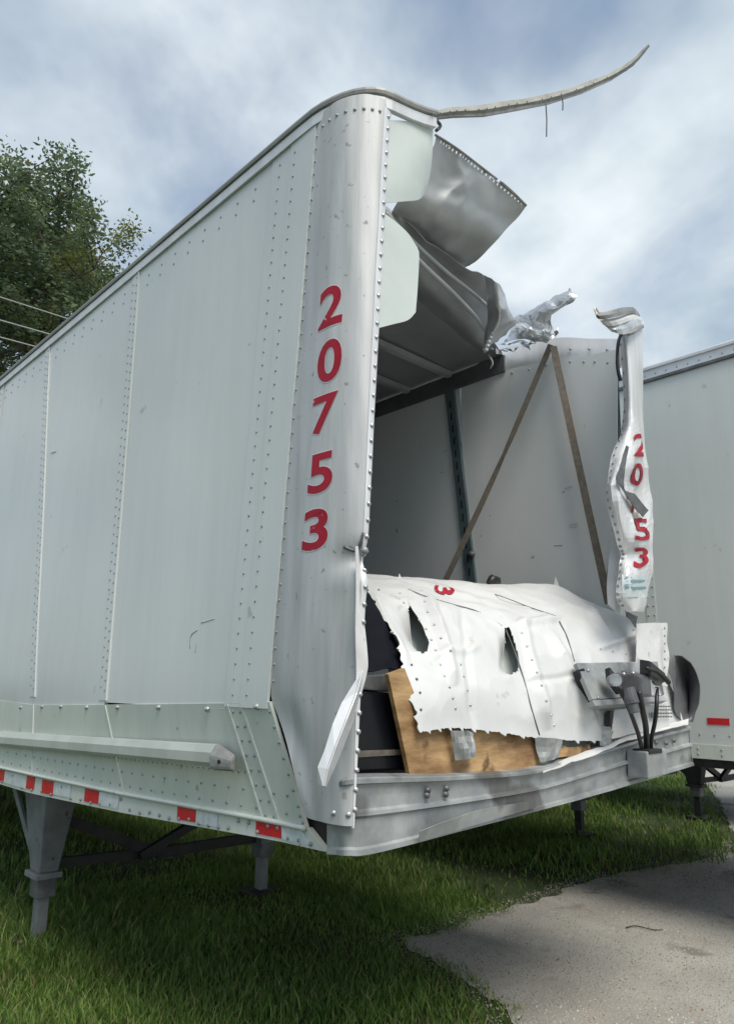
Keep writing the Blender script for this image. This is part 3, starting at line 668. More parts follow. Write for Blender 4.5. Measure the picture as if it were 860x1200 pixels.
ribbon('cap_lip', [(731, 389), (738, 388), (746, 384), (754, 379)], [(732, 393), (739, 393), (747, 389), (754, 384)], [-.04, -.06, -.04, .07], M['railtop'], .015)
b = MB(); b.tube(spline(P3([(728, 390), (724, 402), (723, 425), (725, 440), (727, 446)], y=.03), 4), .011, 6); b.build('rubber_seal', M['rubber'], T, True)

# roof, front edge torn; bows inside
rf = [(0.02, .45), (.6, .62), (1.1, .72), (1.6, .8), (2.1, .98), (2.58, 1.15)]
G = []
for t in np.linspace(0, 1, 40)**2:
    row = []
    for (x, y) in spline([Vector((a, b_, 0)) for a, b_ in rf], 5).__iter__() if False else [(p.x, p.y) for p in spline([Vector((a, b_, 0)) for a, b_ in rf], 5)]:
        yy = y+(14.6-y)*t; row.append(Vector((x, yy, 4.075+.02*math.sin(math.pi*x/2.6)+.02*noise.noise(Vector((x*2, yy*1.5, 2)))*max(0, 1-t*30))))
    G.append(row)
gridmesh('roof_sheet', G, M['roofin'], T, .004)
for y in [1.63, 2.09]+list(np.arange(2.6, 14.3, .5)):
    b = MB(); b.bar((.02, y, 4.045), (2.5, y, 4.045), .05, .045); b.build('roof_bow', M['roof'], T)
# near side liner, floor, rear doors
gridmesh('liner_panel', [[Vector((.035, y, z)) for y in (14.55, 8, 4, 2, .6)] for z in (1.56, 2.2, 3.2, 4.0)], M['liner'], T, .006)
b = MB(); b.box((.20, .06, 1.14), (2.57, 14.6, 1.2)); b.build('floor_deck', M['dark'], T)
for x0, x1 in ((.02, 1.295), (1.305, 2.58)):
    b = MB(); b.box((x0, 14.6, 1.05), (x1, 14.64, 4.05)); b.build('rear_door', M['paint'], T)
for k, y in enumerate(np.arange(1.2, 14.4, .6)):
    b = MB(); b.box((.22, y-.03, 1.02), (2.5, y+.03, 1.135)); b.build('cross_member', M['dark'], T)

# left remnants of the nose wall
sheet('nose_remnant', [[at(449, 238, y=.012), at(475, 236, y=.012), at(490, 234, y=.03), at(497, 228, y=.06)], [at(451, 215, y=.004), at(477, 214, y=.0), at(494, 213, y=.02), at(503, 208, y=.05)], [at(453, 180, y=.004), at(480, 180, y=-.006), at(497, 180, y=.0), at(506, 182, y=.02)], [at(455, 140, y=.004), at(480, 142, y=.0), at(498, 148, y=.0), at(508, 152, y=.0)]], M['green'], T, 6, 6, .004, crumple=.006, freq=4)
cor = [[at(437, 386, y=.02), at(460, 380, y=.02), at(478, 375, y=.02), at(487, 366, y=.02)],
       [at(440, 340, y=.02), at(462, 340, y=.02), at(480, 340, y=.02), at(489, 340, y=.02)],
       [at(443, 295, y=.02), at(465, 296, y=.02), at(483, 297, y=.02), at(491, 300, y=.02)],
       [at(447, 247, y=.02), at(462, 258, y=.02), at(478, 273, y=.02), at(489, 290, y=.02)]]
sheet('liner_remnant', cor, M['green'], T, 5, 6, .005, crumple=.004, freq=3)

# peeled roof sheet
pl = [[at(456, 256, y=.52), at(484, 278, y=.60), at(514, 302, y=.66), at(537, 314, y=.66), at(551, 311, y=.55)],
      [at(470, 232, y=.30), at(498, 246, y=.33), at(528, 262, y=.33), at(552, 274, y=.33), at(580, 283, y=.30)],
      [at(494, 205, y=.24), at(515, 216, y=.27), at(540, 228, y=.25), at(568, 245, y=.24), at(603, 258, y=.22)],
      [at(508, 172, y=.18), at(530, 186, y=.2), at(555, 205, y=.19), at(585, 226, y=.18), at(613, 246, y=.16)],
      [at(511, 160, y=.16), at(535, 176, y=.17), at(560, 195, y=.17), at(590, 219, y=.15), at(616, 241, y=.14)]]
def slots(i, j): return i in (35, 36, 37, 38) and j % 3 == 1 and 2 < j < 78 or i == 39 and noise.noise(Vector((j*.21, 3, 1))) > .28
def slots_old(i, j): return i in (36, 37, 38) and j % 3 != 0 and 2 < j < 78
def peel_dents(G):
    Nn = gnormals(G)
    for i, r_ in enumerate(G):
        for j, p in enumerate(r_):
            u, v = j/(len(r_)-1), i/(len(G)-1); k = math.exp(-((u-.42)/.22)**2)*math.exp(-((v-.42)/.28)**2)
            r_[j] = p+Nn[i][j]*.034*k*(ridged(p+Vector((1, 5, 2)), 4.2)+.6*ridged(p*1.9, 4))+Nn[i][j]*.010*max(0, 1-abs(u-.35)/.35)*ridged(p*1.3+Vector((2, 2, 0)), 7)
sheet('peeled_roof_sheet', pl, M['roof'], T, 20, 10, .003, crumple=.02, freq=3.5, fold=.010, ffreq=3.2, drop=slots, post=peel_dents)
b = MB(); b.tube(spline(P3([(510, 158), (535, 174), (560, 193), (582, 210)], y=.155), 6), .007, 5); b.tube(spline(P3([(586, 213), (600, 225), (616, 241)], y=.14), 4), .009, 5); b.build('sheet_hem', M['railtop'], T, True)
# collapsed roof front: long folds
fd = [[at(449, 238, z=4.07), at(480, 262, y=.45), at(512, 290, y=.50), at(545, 312, y=.55), at(570, 326, y=.62), at(590, 350, y=.72)],
      [at(447, 248, y=.35), at(478, 276, y=.55), at(512, 307, y=.62), at(543, 332, y=.70), at(568, 352, y=.78), at(582, 372, y=.85)],
      [at(448, 262, y=.50), at(482, 298, y=.60), at(515, 328, y=.75), at(545, 356, y=.80), at(565, 378, y=.88), at(575, 394, y=.92)],
      [at(455, 285, y=.60), at(490, 325, y=.75), at(522, 356, y=.86), at(548, 385, y=.95), at(562, 402, y=1.0), at(570, 412, y=1.05)],
      [at(462, 320, z=4.06), at(495, 352, z=4.06), at(525, 378, z=4.06), at(545, 398, z=4.06), at(556, 410, z=4.06), at(562, 418, z=4.06)]]
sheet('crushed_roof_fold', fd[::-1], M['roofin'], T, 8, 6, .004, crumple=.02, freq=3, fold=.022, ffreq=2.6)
for a in ([(452, 250), (485, 284), (520, 316), (552, 342), (575, 362)], [(462, 275), (498, 312), (530, 342), (556, 370), (570, 390)]):
    b = MB(); q = [at(px, py, y=.36+.10*k) for k, (px, py) in enumerate(a)]; b.tube(spline(q, 5), [.012]*21, 6); b.build('roof_stiffener', M['roof'], T, True)
# curled lip at the middle of the roof edge
lp = [[at(568, 322, y=.60), at(580, 330, y=.52), at(588, 340, y=.52), at(593, 358, y=.58)], [at(571, 350, y=.66), at(582, 352, y=.54), at(592, 362, y=.54), at(600, 372, y=.60)], [at(571, 375, y=.72), at(583, 376, y=.60), at(594, 378, y=.60), at(605, 378, y=.66)], [at(568, 398, y=.78), at(575, 396, y=.70), at(586, 390, y=.68), at(598, 386, y=.70)], [at(568, 414, y=.80), at(571, 410, y=.76), at(576, 404, y=.74), at(584, 398, y=.74)]]
sheet('curled_roof_lip', lp[::-1], M['tin'], T, 6, 6, .004, fold=.012, ffreq=7)
b = MB()
for k in range(9):
    q = at(569+1.7*k, 410-4.8*k, y=.68); b.box(q-Vector((.012, .01, .006)), q+Vector((.012, .01, .008)))
b.build('torn_teeth', M['tin'], T)
# twisted bright pieces on the roof edge
tw = [[at(606, 378, x=2.45), at(622, 386, x=2.4), at(640, 388, x=2.4), at(650, 392, x=2.5)], [at(604, 370, x=2.42), at(618, 372, x=2.36), at(634, 376, x=2.36), at(646, 370, x=2.42)], [at(622, 362, x=2.4), at(640, 358, x=2.34), at(658, 358, x=2.34), at(668, 356, x=2.38)], [at(638, 354, x=2.42), at(652, 348, x=2.36), at(666, 347, x=2.36), at(675, 348, x=2.4)], [at(652, 346, x=2.44), at(660, 341, x=2.40), at(668, 336, x=2.40), at(673, 343, x=2.42)]]
sheet('twisted_rail', tw[::-1], M['tin'], T, 4, 4, .005, fold=.03, ffreq=6, smooth=False)
tw = [[at(588, 402, x=2.4), at(604, 398, x=2.36), at(620, 399, x=2.38), at(640, 403, x=2.45)], [at(596, 388, x=2.36), at(612, 384, x=2.32), at(630, 390, x=2.36), at(646, 397, x=2.45)], [at(596, 378, x=2.4), at(610, 376, x=2.36), at(630, 381, x=2.4), at(650, 394, x=2.5)]]
sheet('twisted_rail', tw[::-1], M['tin'], T, 4, 4, .005, fold=.03, ffreq=8, smooth=False)
tw = [[at(640, 378, x=2.45), at(645, 384, x=2.44), at(650, 398, x=2.47)], [at(634, 368, x=2.43), at(642, 372, x=2.42), at(648, 384, x=2.45)]]
sheet('torn_sliver', tw, M['tin'], T, 5, 5, .004, fold=.015, ffreq=9)
rs = random.Random(4)
for k in range(16):
    t_ = k/15; cx_, cy_ = 574+78*t_, 412-20*t_+rs.uniform(-7, 5); sz = rs.uniform(4, 10); yv = rs.uniform(2.30, 2.44); a_ = rs.uniform(0, 3.1)
    c_, s_ = math.cos(a_)*sz, math.sin(a_)*sz
    sheet('torn_shard', [[at(cx_-c_, cy_-s_*.5, x=yv), at(cx_-c_*.2-s_*.3, cy_+c_*.3, x=yv-.05)], [at(cx_+c_*.3+s_*.25, cy_-c_*.25, x=yv-.03), at(cx_+c_, cy_+s_*.6, x=yv+.02)]], M['tin'], T, 2, 2, .003, fold=.02, ffreq=10, smooth=False)
for a in ([(572, 416), (577, 425), (574, 432)], [(600, 402), (610, 399), (618, 402)], [(580, 412), (588, 410), (594, 412)]):
    b = MB(); b.tube(spline(P3(a, x=2.38), 3), [.006, .009, .007, .006, .008, .005, .003], 5); b.build('torn_sliver', M['tin'], T)

# front bottom rail
frt = [at(383, 930, x=.03), at(392, 918, y=.10), at(405, 912, y=.02), at(440, 910, y=0), at(540, 908, y=0), at(635, 900, y=0), at(720, 873, y=0), at(806, 851, y=0)]
frb = [at(383, 1000, x=.03), at(393, 1001, y=.10), at(407, 1002, y=.02), at(440, 999, y=0), at(540, 973, y=0), at(635, 948, y=0), at(720, 924, y=0), at(811, 897, y=0)]
pro = [(0, .006), (.02, .016), (.08, .016), (.1, .0), (.25, -.003), (.42, -.004), (.45, .010), (.50, .012), (.54, -.002), (.72, -.004), (.9, -.004), (.93, .008), (1, .010)]
cols = []
ft_ = spline(frt, 6); fb_ = spline(frb, 6)
G = []
for t, o_ in pro:
    row = []
    for k in range(len(ft_)):
        p = ft_[k].lerp(fb_[k], t); w_ = max(0, min(1, (p.x-.02)/.25)); out_ = Vector((-.7*(1-w_), -.7-.3*w_, 0))
        dm = .0025*noise.noise(Vector((p.x*3, t*2, 1)))+(.006*(ridged(Vector((p.x, t, 2)), 5)) if 1.3 < p.x < 2.2 else 0)
        row.append(p+out_*(o_+dm))
    G.append(row)
gridmesh('front_rail', G[::-1], M['galv'], T, .006, smooth=False)
sheet('rail_top_lip', [[a+Vector((0, -.004, .002)) for a in frt[2:]], [a+Vector((0, .07, .004)) for a in frt[2:]]], M['galv'], T, 5, 2, .005)
sheet('rail_lip_tear', [[at(490, 987, y=-.025), at(560, 966, y=-.025), at(628, 946, y=-.022)], [at(492, 974, y=-.04), at(560, 950, y=-.035), at(626, 938, y=-.024)]], M['galv'], T, 5, 4, .003, fold=.003)
b = MB()
for px, py in ((501, 926), (500, 932), (523, 924), (522, 931), (760, 872), (768, 870), (780, 871), (789, 868)):
    b.dome(at(px, py, y=-.005), (0, -1, 0), .013, .012)
tag(b.build('bolt_row', M['grey'], T, True), kind='stuff')
sheet('rail_end_plate', [[at(806, 851, y=0), at(800, 853, y=.15)], [at(811, 897, y=0), at(803, 895, y=.15)]], M['galv'], T, 3, 3, .005)
sheet('torn_rail_edge', [[at(px, py, y=-.03) for px, py in ((636, 905), (665, 895), (690, 888), (712, 878), (735, 868), (770, 858), (806, 849))], [at(px, py-4, y=.01) for px, py in ((636, 905), (665, 893), (690, 884), (712, 876), (735, 864), (770, 856), (806, 847))]], M['whiteedge'], T, 6, 2, .003, fold=.008, ffreq=7)

# crumpled nose wall folded back over the load ("hood")
PXR = [[(492, 858), (530, 853), (575, 857), (640, 866), (702, 868), (750, 863), (803, 851)],
       [(480, 803), (520, 802), (572, 804), (634, 810), (697, 815), (745, 815), (788, 812)],
       [(462, 752), (507, 748), (562, 750), (622, 756), (682, 765), (726, 768), (770, 776)],
       [(437, 708), (485, 704), (545, 709), (608, 715), (663, 722), (708, 733), (751, 746)],
       [(421, 675), (470, 679), (530, 683), (592, 687), (648, 691), (694, 706), (733, 722)],
       [(420, 672), (470, 677), (530, 681), (592, 685), (648, 689), (694, 704), (732, 721)]]
YR = [[.02, .02, .02, .02, .02, .02, .02], [.06, .05, .05, .05, .05, .05, .04], [.20, .20, .19, .16, .13, .10, .07], [.42, .40, .38, .34, .26, .17, .11], [.75, .72, .68, .62, .48, .30, .15], [.95, .95, .92, .85, .70, .48, .24]]
HC = [[at(px, py, y=y) for (px, py), y in zip(a, b_)] for a, b_ in zip(PXR, YR)]
HC[5] = [p-Vector((0, 0, .05)) for p in HC[5]]
HG = fine(HC, 52, 30)
hn = gnormals(HG)
def inpoly(p, poly):
    x, y = p; c = False; j = len(poly)-1
    for i in range(len(poly)):
        if (poly[i][1] > y) != (poly[j][1] > y) and x < (poly[j][0]-poly[i][0])*(y-poly[i][1])/(poly[j][1]-poly[i][1])+poly[i][0]: c = not c
        j = i
    return c
H1 = [(478, 713), (488, 727), (497, 740), (503, 752), (501, 763), (493, 767), (493, 754), (489, 740), (483, 727)]
H2 = [(591, 736), (597, 735), (603, 752), (608, 770), (607, 786), (602, 789), (597, 776), (592, 760)]
H3 = [(708, 834), (715, 832), (716, 846), (719, 860), (714, 862), (707, 850)]
H4 = [(729, 861), (742, 857), (755, 851), (768, 852), (762, 858), (748, 862), (735, 868)]
R_, C_ = len(HG), len(HG[0])
CREASE = [(500, 705, 532, 800, 9, .030), (540, 715, 556, 850, 7, -.014), (610, 722, 640, 850, 8, .026), (640, 735, 700, 862, 9, .028), (655, 725, 600, 732, 6, .02), (672, 770, 712, 842, 8, -.02),
          (470, 682, 600, 715, 4, -.012), (520, 684, 660, 722, 4, -.012), (690, 712, 722, 760, 8, .022), (618, 800, 690, 790, 6, -.012), (505, 770, 560, 760, 6, .012), (700, 760, 757, 740, 5, .014), (436, 700, 478, 778, 6, .016)]
for i in range(R_):
    for j in range(C_):
        p = HG[i][j]; v = i/(R_-1); u = j/(C_-1); q = p+Vector((1, 7, 3))
        d = .022*noise.noise(q*2.1)+.014*(ridged(q, 2.6)-.3)+.006*(ridged(q*1.3, 5)-.3)+.0025*noise.noise(q*9)
        d *= min(1, .35+v*3)*min(1, (1-v)*5+.15)
        x_, y_ = pix(p)
        for (ex, ey, wd, dp) in (((475, 487, 498.5, 497.5), (706, 729, 752, 766), 30, .10), ((592, 595, 601.5, 602), (732, 737, 770, 790), 17, .09)):   # pockets punched in beside a sharp lip
            if ey[0] < y_ < ey[-1]:
                sx = (float(np.interp(y_, ey, ex))-x_)/wd; t_ = (y_-ey[0])/(ey[-1]-ey[0])
                if 0 < sx < 1: d -= dp*(1-sx)**1.4*math.sin(math.pi*t_**1.3)
        for (ax, ay, bx_, by_, wd, hh) in CREASE:
            L2 = (bx_-ax)**2+(by_-ay)**2; t_ = ((x_-ax)*(bx_-ax)+(y_-ay)*(by_-ay))/L2
            if -.05 < t_ < 1.05:
                o_ = ((x_-ax)*(by_-ay)-(y_-ay)*(bx_-ax))/math.sqrt(L2); d += hh*max(0, 1-abs(o_)/wd)*min(1, 6*max(0, t_+.05))*min(1, 6*max(0, 1.05-t_))
        HG[i][j] = p+hn[i][j]*d
# torn lower edge: teeth
for j in range(C_):
    dn = (HG[0][j]-HG[2][j]).normalized(); k = (j+int(3*noise.noise(Vector((j*.05, 3, 1))))) % 17
    HG[0][j] = HG[0][j]+dn*(.013*max(0, (k-12)/4)+.004*noise.noise(Vector((j*.3, 0, 0)))) if j < C_*.7 else HG[0][j]+dn*.012*noise.noise(Vector((j*.25, 2, 0)))
for i in range(R_):
    dn = (HG[i][0]-HG[i][2]).normalized(); k = i % 11; HG[i][0] = HG[i][0]+dn*(.014*max(0, (k-5)/5)+.012*noise.noise(Vector((i*.2, 5, 0))))
PX_ = [[pix(HG[i][j]) for j in range(C_)] for i in range(R_)]
def hole(i, j):
    c = ((PX_[i][j][0]+PX_[i+1][j+1][0])/2, (PX_[i][j][1]+PX_[i+1][j+1][1])/2)
    if max((HG[i][j]-HG[i][j+1]).length, (HG[i+1][j]-HG[i+1][j+1]).length) > .022 and i > 6 and 4 < j < C_-4: return True
    return any(inpoly(c, h) for h in (H1, H2, H3, H4))
gridmesh('folded_nose_wall', HG, M['white'], T, .004, drop=hole)
def hood(u, v, off=0):
    a = min(max(v, 0), .999)*(R_-1); b_ = min(max(u, 0), .999)*(C_-1); i, j = int(a), int(b_); s, t = a-i, b_-j
    p = HG[i][j].lerp(HG[i][j+1], t).lerp(HG[i+1][j].lerp(HG[i+1][j+1], t), s)
    e1 = HG[i][min(j+2, C_-1)]-HG[i][max(j-1, 0)]; e2 = HG[min(i+2, R_-1)][j]-HG[max(i-1, 0)][j]
    return p+e1.cross(e2).normalized()*off
PXA = np.array(PX_)
def hood_find(px, py):
    k = int(((PXA[:, :, 0]-px)**2+(PXA[:, :, 1]-py)**2).argmin()); return (k % C_)/(C_-1), (k//C_)/(R_-1)
sheet('inner_wall_layer', [[p+Vector((.03, .10, -.04)) for p in HC[k]] for k in (0, 1, 2, 3, 4)], M['green'], T, 4, 4, .004)
def hline(pxs, rad, ma, name, off=.002):
    q = [hood(*hood_find(*p), off) for p in pxs]; b = MB(); b.tube(spline(q, 6), rad, 5); return b.build(name, ma, T, True)
hline([(592, 738), (604, 765), (613, 795), (622, 830), (632, 862)], .0035, M['grey'], 'wall_seam', .001)
hline([(655, 728), (664, 748), (672, 775)], .004, M['grey'], 'wall_seam', .001)
hline([(478, 690), (500, 699), (530, 708), (560, 717), (588, 733)], .0025, M['grey'], 'wall_crease', .0)
hline([(510, 685), (548, 692), (580, 697), (620, 712), (650, 722)], .0025, M['grey'], 'wall_crease', .0)
for line in ([(468, 694), (476, 715), (497, 735), (510, 760), (520, 790), (530, 815), (535, 840)], [(494, 690), (500, 715), (515, 745), (538, 775), (546, 805), (555, 840)], [(610, 738), (622, 770), (633, 800), (645, 835), (652, 858)], [(700, 760), (730, 765), (755, 772)], [(740, 735), (758, 765), (775, 790), (790, 825)]):
    q = []
    for a, c in zip(line[:-1], line[1:]):
        for t in (.1, .6): q.append(hood(*hood_find(a[0]+(c[0]-a[0])*t, a[1]+(c[1]-a[1])*t), .001))
    rivets(q, (-.3, -1, .5), M['rivetl'], T, .0065, .004)
u, v = hood_find(521, 692)
ua = hood_find(507, 690)[0]; ub = hood_find(536, 694)[0]; va = hood_find(521, 697)[1]; vb = hood_find(521, 687)[1]
put_glyph('digit', '3', lambda a, b_: hood(u+b_*(ub-ua), v-a*min(vb-va, .13), .005), M['red'], T, .02)
for k, (px, py, s) in enumerate(((440, 692, .012), (433, 716, .012), (441, 735, .012), (450, 752, .014), (459, 765, .012), (478, 780, .012), (484, 796, .014), (488, 812, .012), (489, 832, .012))):
    b = MB(); b.dome(hood(*hood_find(px+4, py), .0), (-.8, -.5, .2), s*.5, s*.5); b.build('bent_rivet_tab', M['grey'], T)
sheet('standing_tab', [[at(467, 679, y=.7), at(471, 680, y=.7)], [at(468, 672, y=.7), at(470, 677, y=.7)]], M['whiteedge'], T, 3, 3, .004)
sheet('standing_tab', [[at(648, 692, y=.5), at(657, 693, y=.5)], [at(651, 676, y=.5), at(654, 684, y=.5)]], M['whiteedge'], T, 3, 3, .004)
b = MB(); q = at(578, 682, y=.74); b.tube([q+Vector((-.05, 0, -.01)), q+Vector((-.01, 0, .015)), q+Vector((.035, 0, .01)), q+Vector((.06, 0, -.01))], [.015, .03, .028, .012], 8); b.build('crumpled_seal', M['rubber'], T, True)
# ragged flap and plate at the right of the nose
sheet('torn_corner_sheet', [[at(746, 790, y=.02), at(765, 800, y=.0), at(781, 805, y=.0)], [at(744, 760, y=.04), at(765, 762, y=.02), at(782, 766, y=.02)], [at(744, 731, y=.05), at(765, 730, y=.03), at(781, 730, y=.03)]], M['whiteedge'], T, 5, 6, .004, fold=.012, ffreq=6)
rivets([at(778, py, y=-.005) for py in (736, 745, 754, 763, 772, 782)], (0, -1, 0), M['rivet'], T, .009, .005)
sheet('torn_side_flap', [[at(800, 846, y=.06), at(805, 846, y=.04), at(810, 846, y=.06)], [at(790, 838, y=.02), at(806, 832, y=.12), at(819, 822, y=.0)], [at(784, 805, y=.02), at(802, 802, y=.14), at(821, 803, y=.0)], [at(783, 778, y=.03), at(800, 778, y=.12), at(815, 784, y=.02)], [at(784, 768, y=.10), at(794, 767, y=.06), at(803, 771, y=.07)]], M['flap'], T, 6, 6, .005, crumple=.035, freq=6, fold=.008)
sheet('corner_flap_small', [[at(733, 722, y=.04), at(745, 735, y=.04)], [at(732, 714, y=.08), at(748, 722, y=.06)]], M['grey'], T, 4, 4, .004, fold=.01)
# lettered white plates low on the right
sheet('wall_patch', [[at(717, 866, y=-.012), at(740, 860, y=-.012), at(765, 856, y=-.012), at(782, 854, y=-.012)], [at(717, 846, y=-.015), at(740, 842, y=-.015), at(765, 840, y=-.015), at(782, 838, y=-.015)], [at(720, 832, y=-.012), at(742, 829, y=-.012), at(765, 826, y=-.012), at(778, 824, y=-.012)]], M['white'], T, 4, 4, .003, fold=.008, ffreq=7)
b = MB()
for py in (828, 832, 836, 840):
    for px in range(770, 786, 3): b.bar(at(px, py, y=-.03), at(px+2, py-.3, y=-.03), .007, .002, (0, -1, 0))
tag(b.build('decal_print', M['grey'], T), kind='stuff')
q = [at(763, 838, y=-.028), at(770, 838, y=-.028)]; b = MB(); b.bar(q[0], q[1], .028, .003, (0, -1, 0)); b.build('decal', M['grey'], T)

# gladhand plate, connectors, hoses, junction box
gp = [at(673, 778, y=.03), at(768, 776, y=-.01), at(776, 815, y=-.05), at(692, 821, y=-.05)]
b = MB(); nn = (gp[1]-gp[0]).cross(gp[3]-gp[0]).normalized()
nn = nn if nn.y < 0 else -nn
b.hexa([p-nn*.012 for p in gp], [p+nn*.012 for p in gp]); b.build('connector_plate', M['galv'], T, bevel=.004)
b = MB(); b.bar(at(692, 826, y=-.06), at(776, 820, y=-.06), .03, .04, nn); b.build('plate_lower_edge', M['galv'], T, bevel=.004)
b = MB(); b.hexa([p-nn*.03 for p in P3([(676, 785), (684, 783), (700, 826), (692, 828)], y=.0)], [p+nn*.0 for p in P3([(676, 785), (684, 783), (700, 826), (692, 828)], y=.0)]); b.build('plate_side', M['dark'], T)
def conn(px, py, y, s, hx, hy):
    q = at(px, py, y=y); d = (at(hx, hy, y=y-.12)-q).normalized()
    b = MB(); b.tube([q-d*s*.5, q+d*s*.2, q+d*s*.25, q+d*s*1.2, q+d*s*1.25, q+d*s*1.6], [s*.95, s*.95, s*.7, s*.65, s*.85, s*.8], 16); return b.build('gladhand', M['grey'], T)
conn(722, 796, -.09, .033, 728, 800); conn(769, 798, -.09, .026, 780, 803)
b = MB(); q = at(744, 798, y=-.11); b.hexa([q+Vector((-.075, .04, -.065)), q+Vector((.075, .04, -.07)), q+Vector((.09, .04, .05)), q+Vector((-.07, .04, .055))], [q+Vector((-.05, -.06, -.075)), q+Vector((.05, -.06, -.08)), q+Vector((.045, -.06, .02)), q+Vector((-.045, -.06, .03))]); b.build('seven_pin_socket', M['grey'], T, bevel=.015)
b = MB(); q = at(758, 784, y=-.15); b.hexa([q+Vector((-.05, .02, -.03)), q+Vector((.10, .02, -.06)), q+Vector((.12, .02, .0)), q+Vector((-.04, .02, .05))], [q+Vector((-.05, -.04, -.03)), q+Vector((.10, -.04, -.07)), q+Vector((.12, -.04, -.02)), q+Vector((-.04, -.04, .04))]); b.build('socket_lid', M['rubber'], T, bevel=.01)
b = MB(); b.bar(at(712, 790, y=-.09), at(724, 806, y=-.09), .08, .03, nn); b.build('gladhand_seal', M['rubber'], T, bevel=.006)
sheet('bent_bracket', [[at(762, 806, y=-.15), at(752, 795, y=-.15)], [at(752, 814, y=-.15), at(748, 802, y=-.15)], [at(766, 815, y=-.14), at(768, 806, y=-.14)]], M['aluflange'], T, 3, 3, .006)
b = MB(); q = at(735, 812, y=-.16); b.tube([q+Vector((0, 0, .02)), q+Vector((0, -.02, -.05)), q+Vector((0, -.02, -.052)), q+Vector((0, -.03, -.09))], [.034, .034, .027, .025], 14); b.build('socket_barrel', M['grey'], T)
b = MB(); q = at(716, 798, y=-.13); d_ = Vector((-.6, -.75, .1)).normalized(); b.tube([q, q+d_*.05, q+d_*.051, q+d_*.03], [.026, .030, .022, .020], 14); b.build('gladhand_cup', M['galv'], T)
b = MB()
for px, py in ((741, 789), (752, 806), (730, 790), (688, 786), (765, 782), (700, 818), (772, 815)): b.dome(at(px, py, y=-.125 if 720 < px < 760 else -.06), (-.4, -1, .2), .010, .012)
tag(b.build('bolt_row', M['rivetl'], T, True), kind='stuff')
b = MB(); b.tube(spline(P3([(757, 783), (768, 786), (778, 794), (783, 800)], y=-.19), 3), [.009]*5+[.013]*5, 8); b.build('socket_lever', M['rubber'], T, True)
for pts, rd in (([(724, 804, -.14), (733, 822, -.15), (741, 842, -.13), (748, 862, -.10), (752, 880, -.07)], .0105), ([(748, 810, -.17), (752, 830, -.17), (756, 850, -.13), (757, 868, -.09), (757, 882, -.07)], .0145), ([(769, 806, -.14), (769, 825, -.16), (767, 845, -.14), (763, 865, -.10), (762, 882, -.07)], .0105)):
    b = MB(); b.tube(spline([at(a, c, y=y) for a, c, y in pts], 6), rd, 10); b.build('air_hose', M['rubber'], T, True)
q0 = [at(744, 880, y=-.055), at(767, 876, y=-.055), at(770, 906, y=-.055), at(746, 912, y=-.055)]
b = MB(); b.hexa([p+Vector((0, .05, 0)) for p in q0], [p+Vector((0, -.06, 0)) for p in q0]); b.build('junction_box', M['galv'], T, bevel=.008)
b = MB(); q = at(757, 880, y=-.07); b.box(q-Vector((.07, .05, .01)), q+Vector((.07, .04, .012))); b.build('box_lid', M['dark'], T, bevel=.004)

# plywood lining, brackets behind the nose wall
pw = P3([(455, 790), (474, 783), (500, 850), (560, 845), (640, 855), (631, 902), (480, 907)], y=.05)
b = MB(); b.hexa([p+Vector((0, .02, 0)) for p in pw], [p for p in pw]); b.build('plywood_lining', M['wood'], T)
for a in ([(527, 855), (541, 857), (546, 888), (533, 890)], [(540, 856), (553, 858), (552, 884), (545, 888)], [(625, 863), (655, 866), (652, 888), (632, 893)], [(700, 850), (716, 854), (716, 872), (702, 874)]):
    p = P3(a, y=.03); sheet('torn_bracket', [[p[3], p[3].lerp(p[2], .5)+Vector((0, -.03, 0)), p[2]], [p[0], p[0].lerp(p[1], .5)+Vector((0, -.03, 0)), p[1]]], M['galv'], T, 4, 5, .004, fold=.022, ffreq=8, smooth=False)
sheet('torn_liner_scrap', [[at(650, 888, y=.04), at(668, 886, y=.03), at(690, 880, y=.04)], [at(655, 868, y=.06), at(665, 876, y=.04), at(690, 872, y=.05)]], M['wood'], T, 4, 4, .004, fold=.012, ffreq=9)

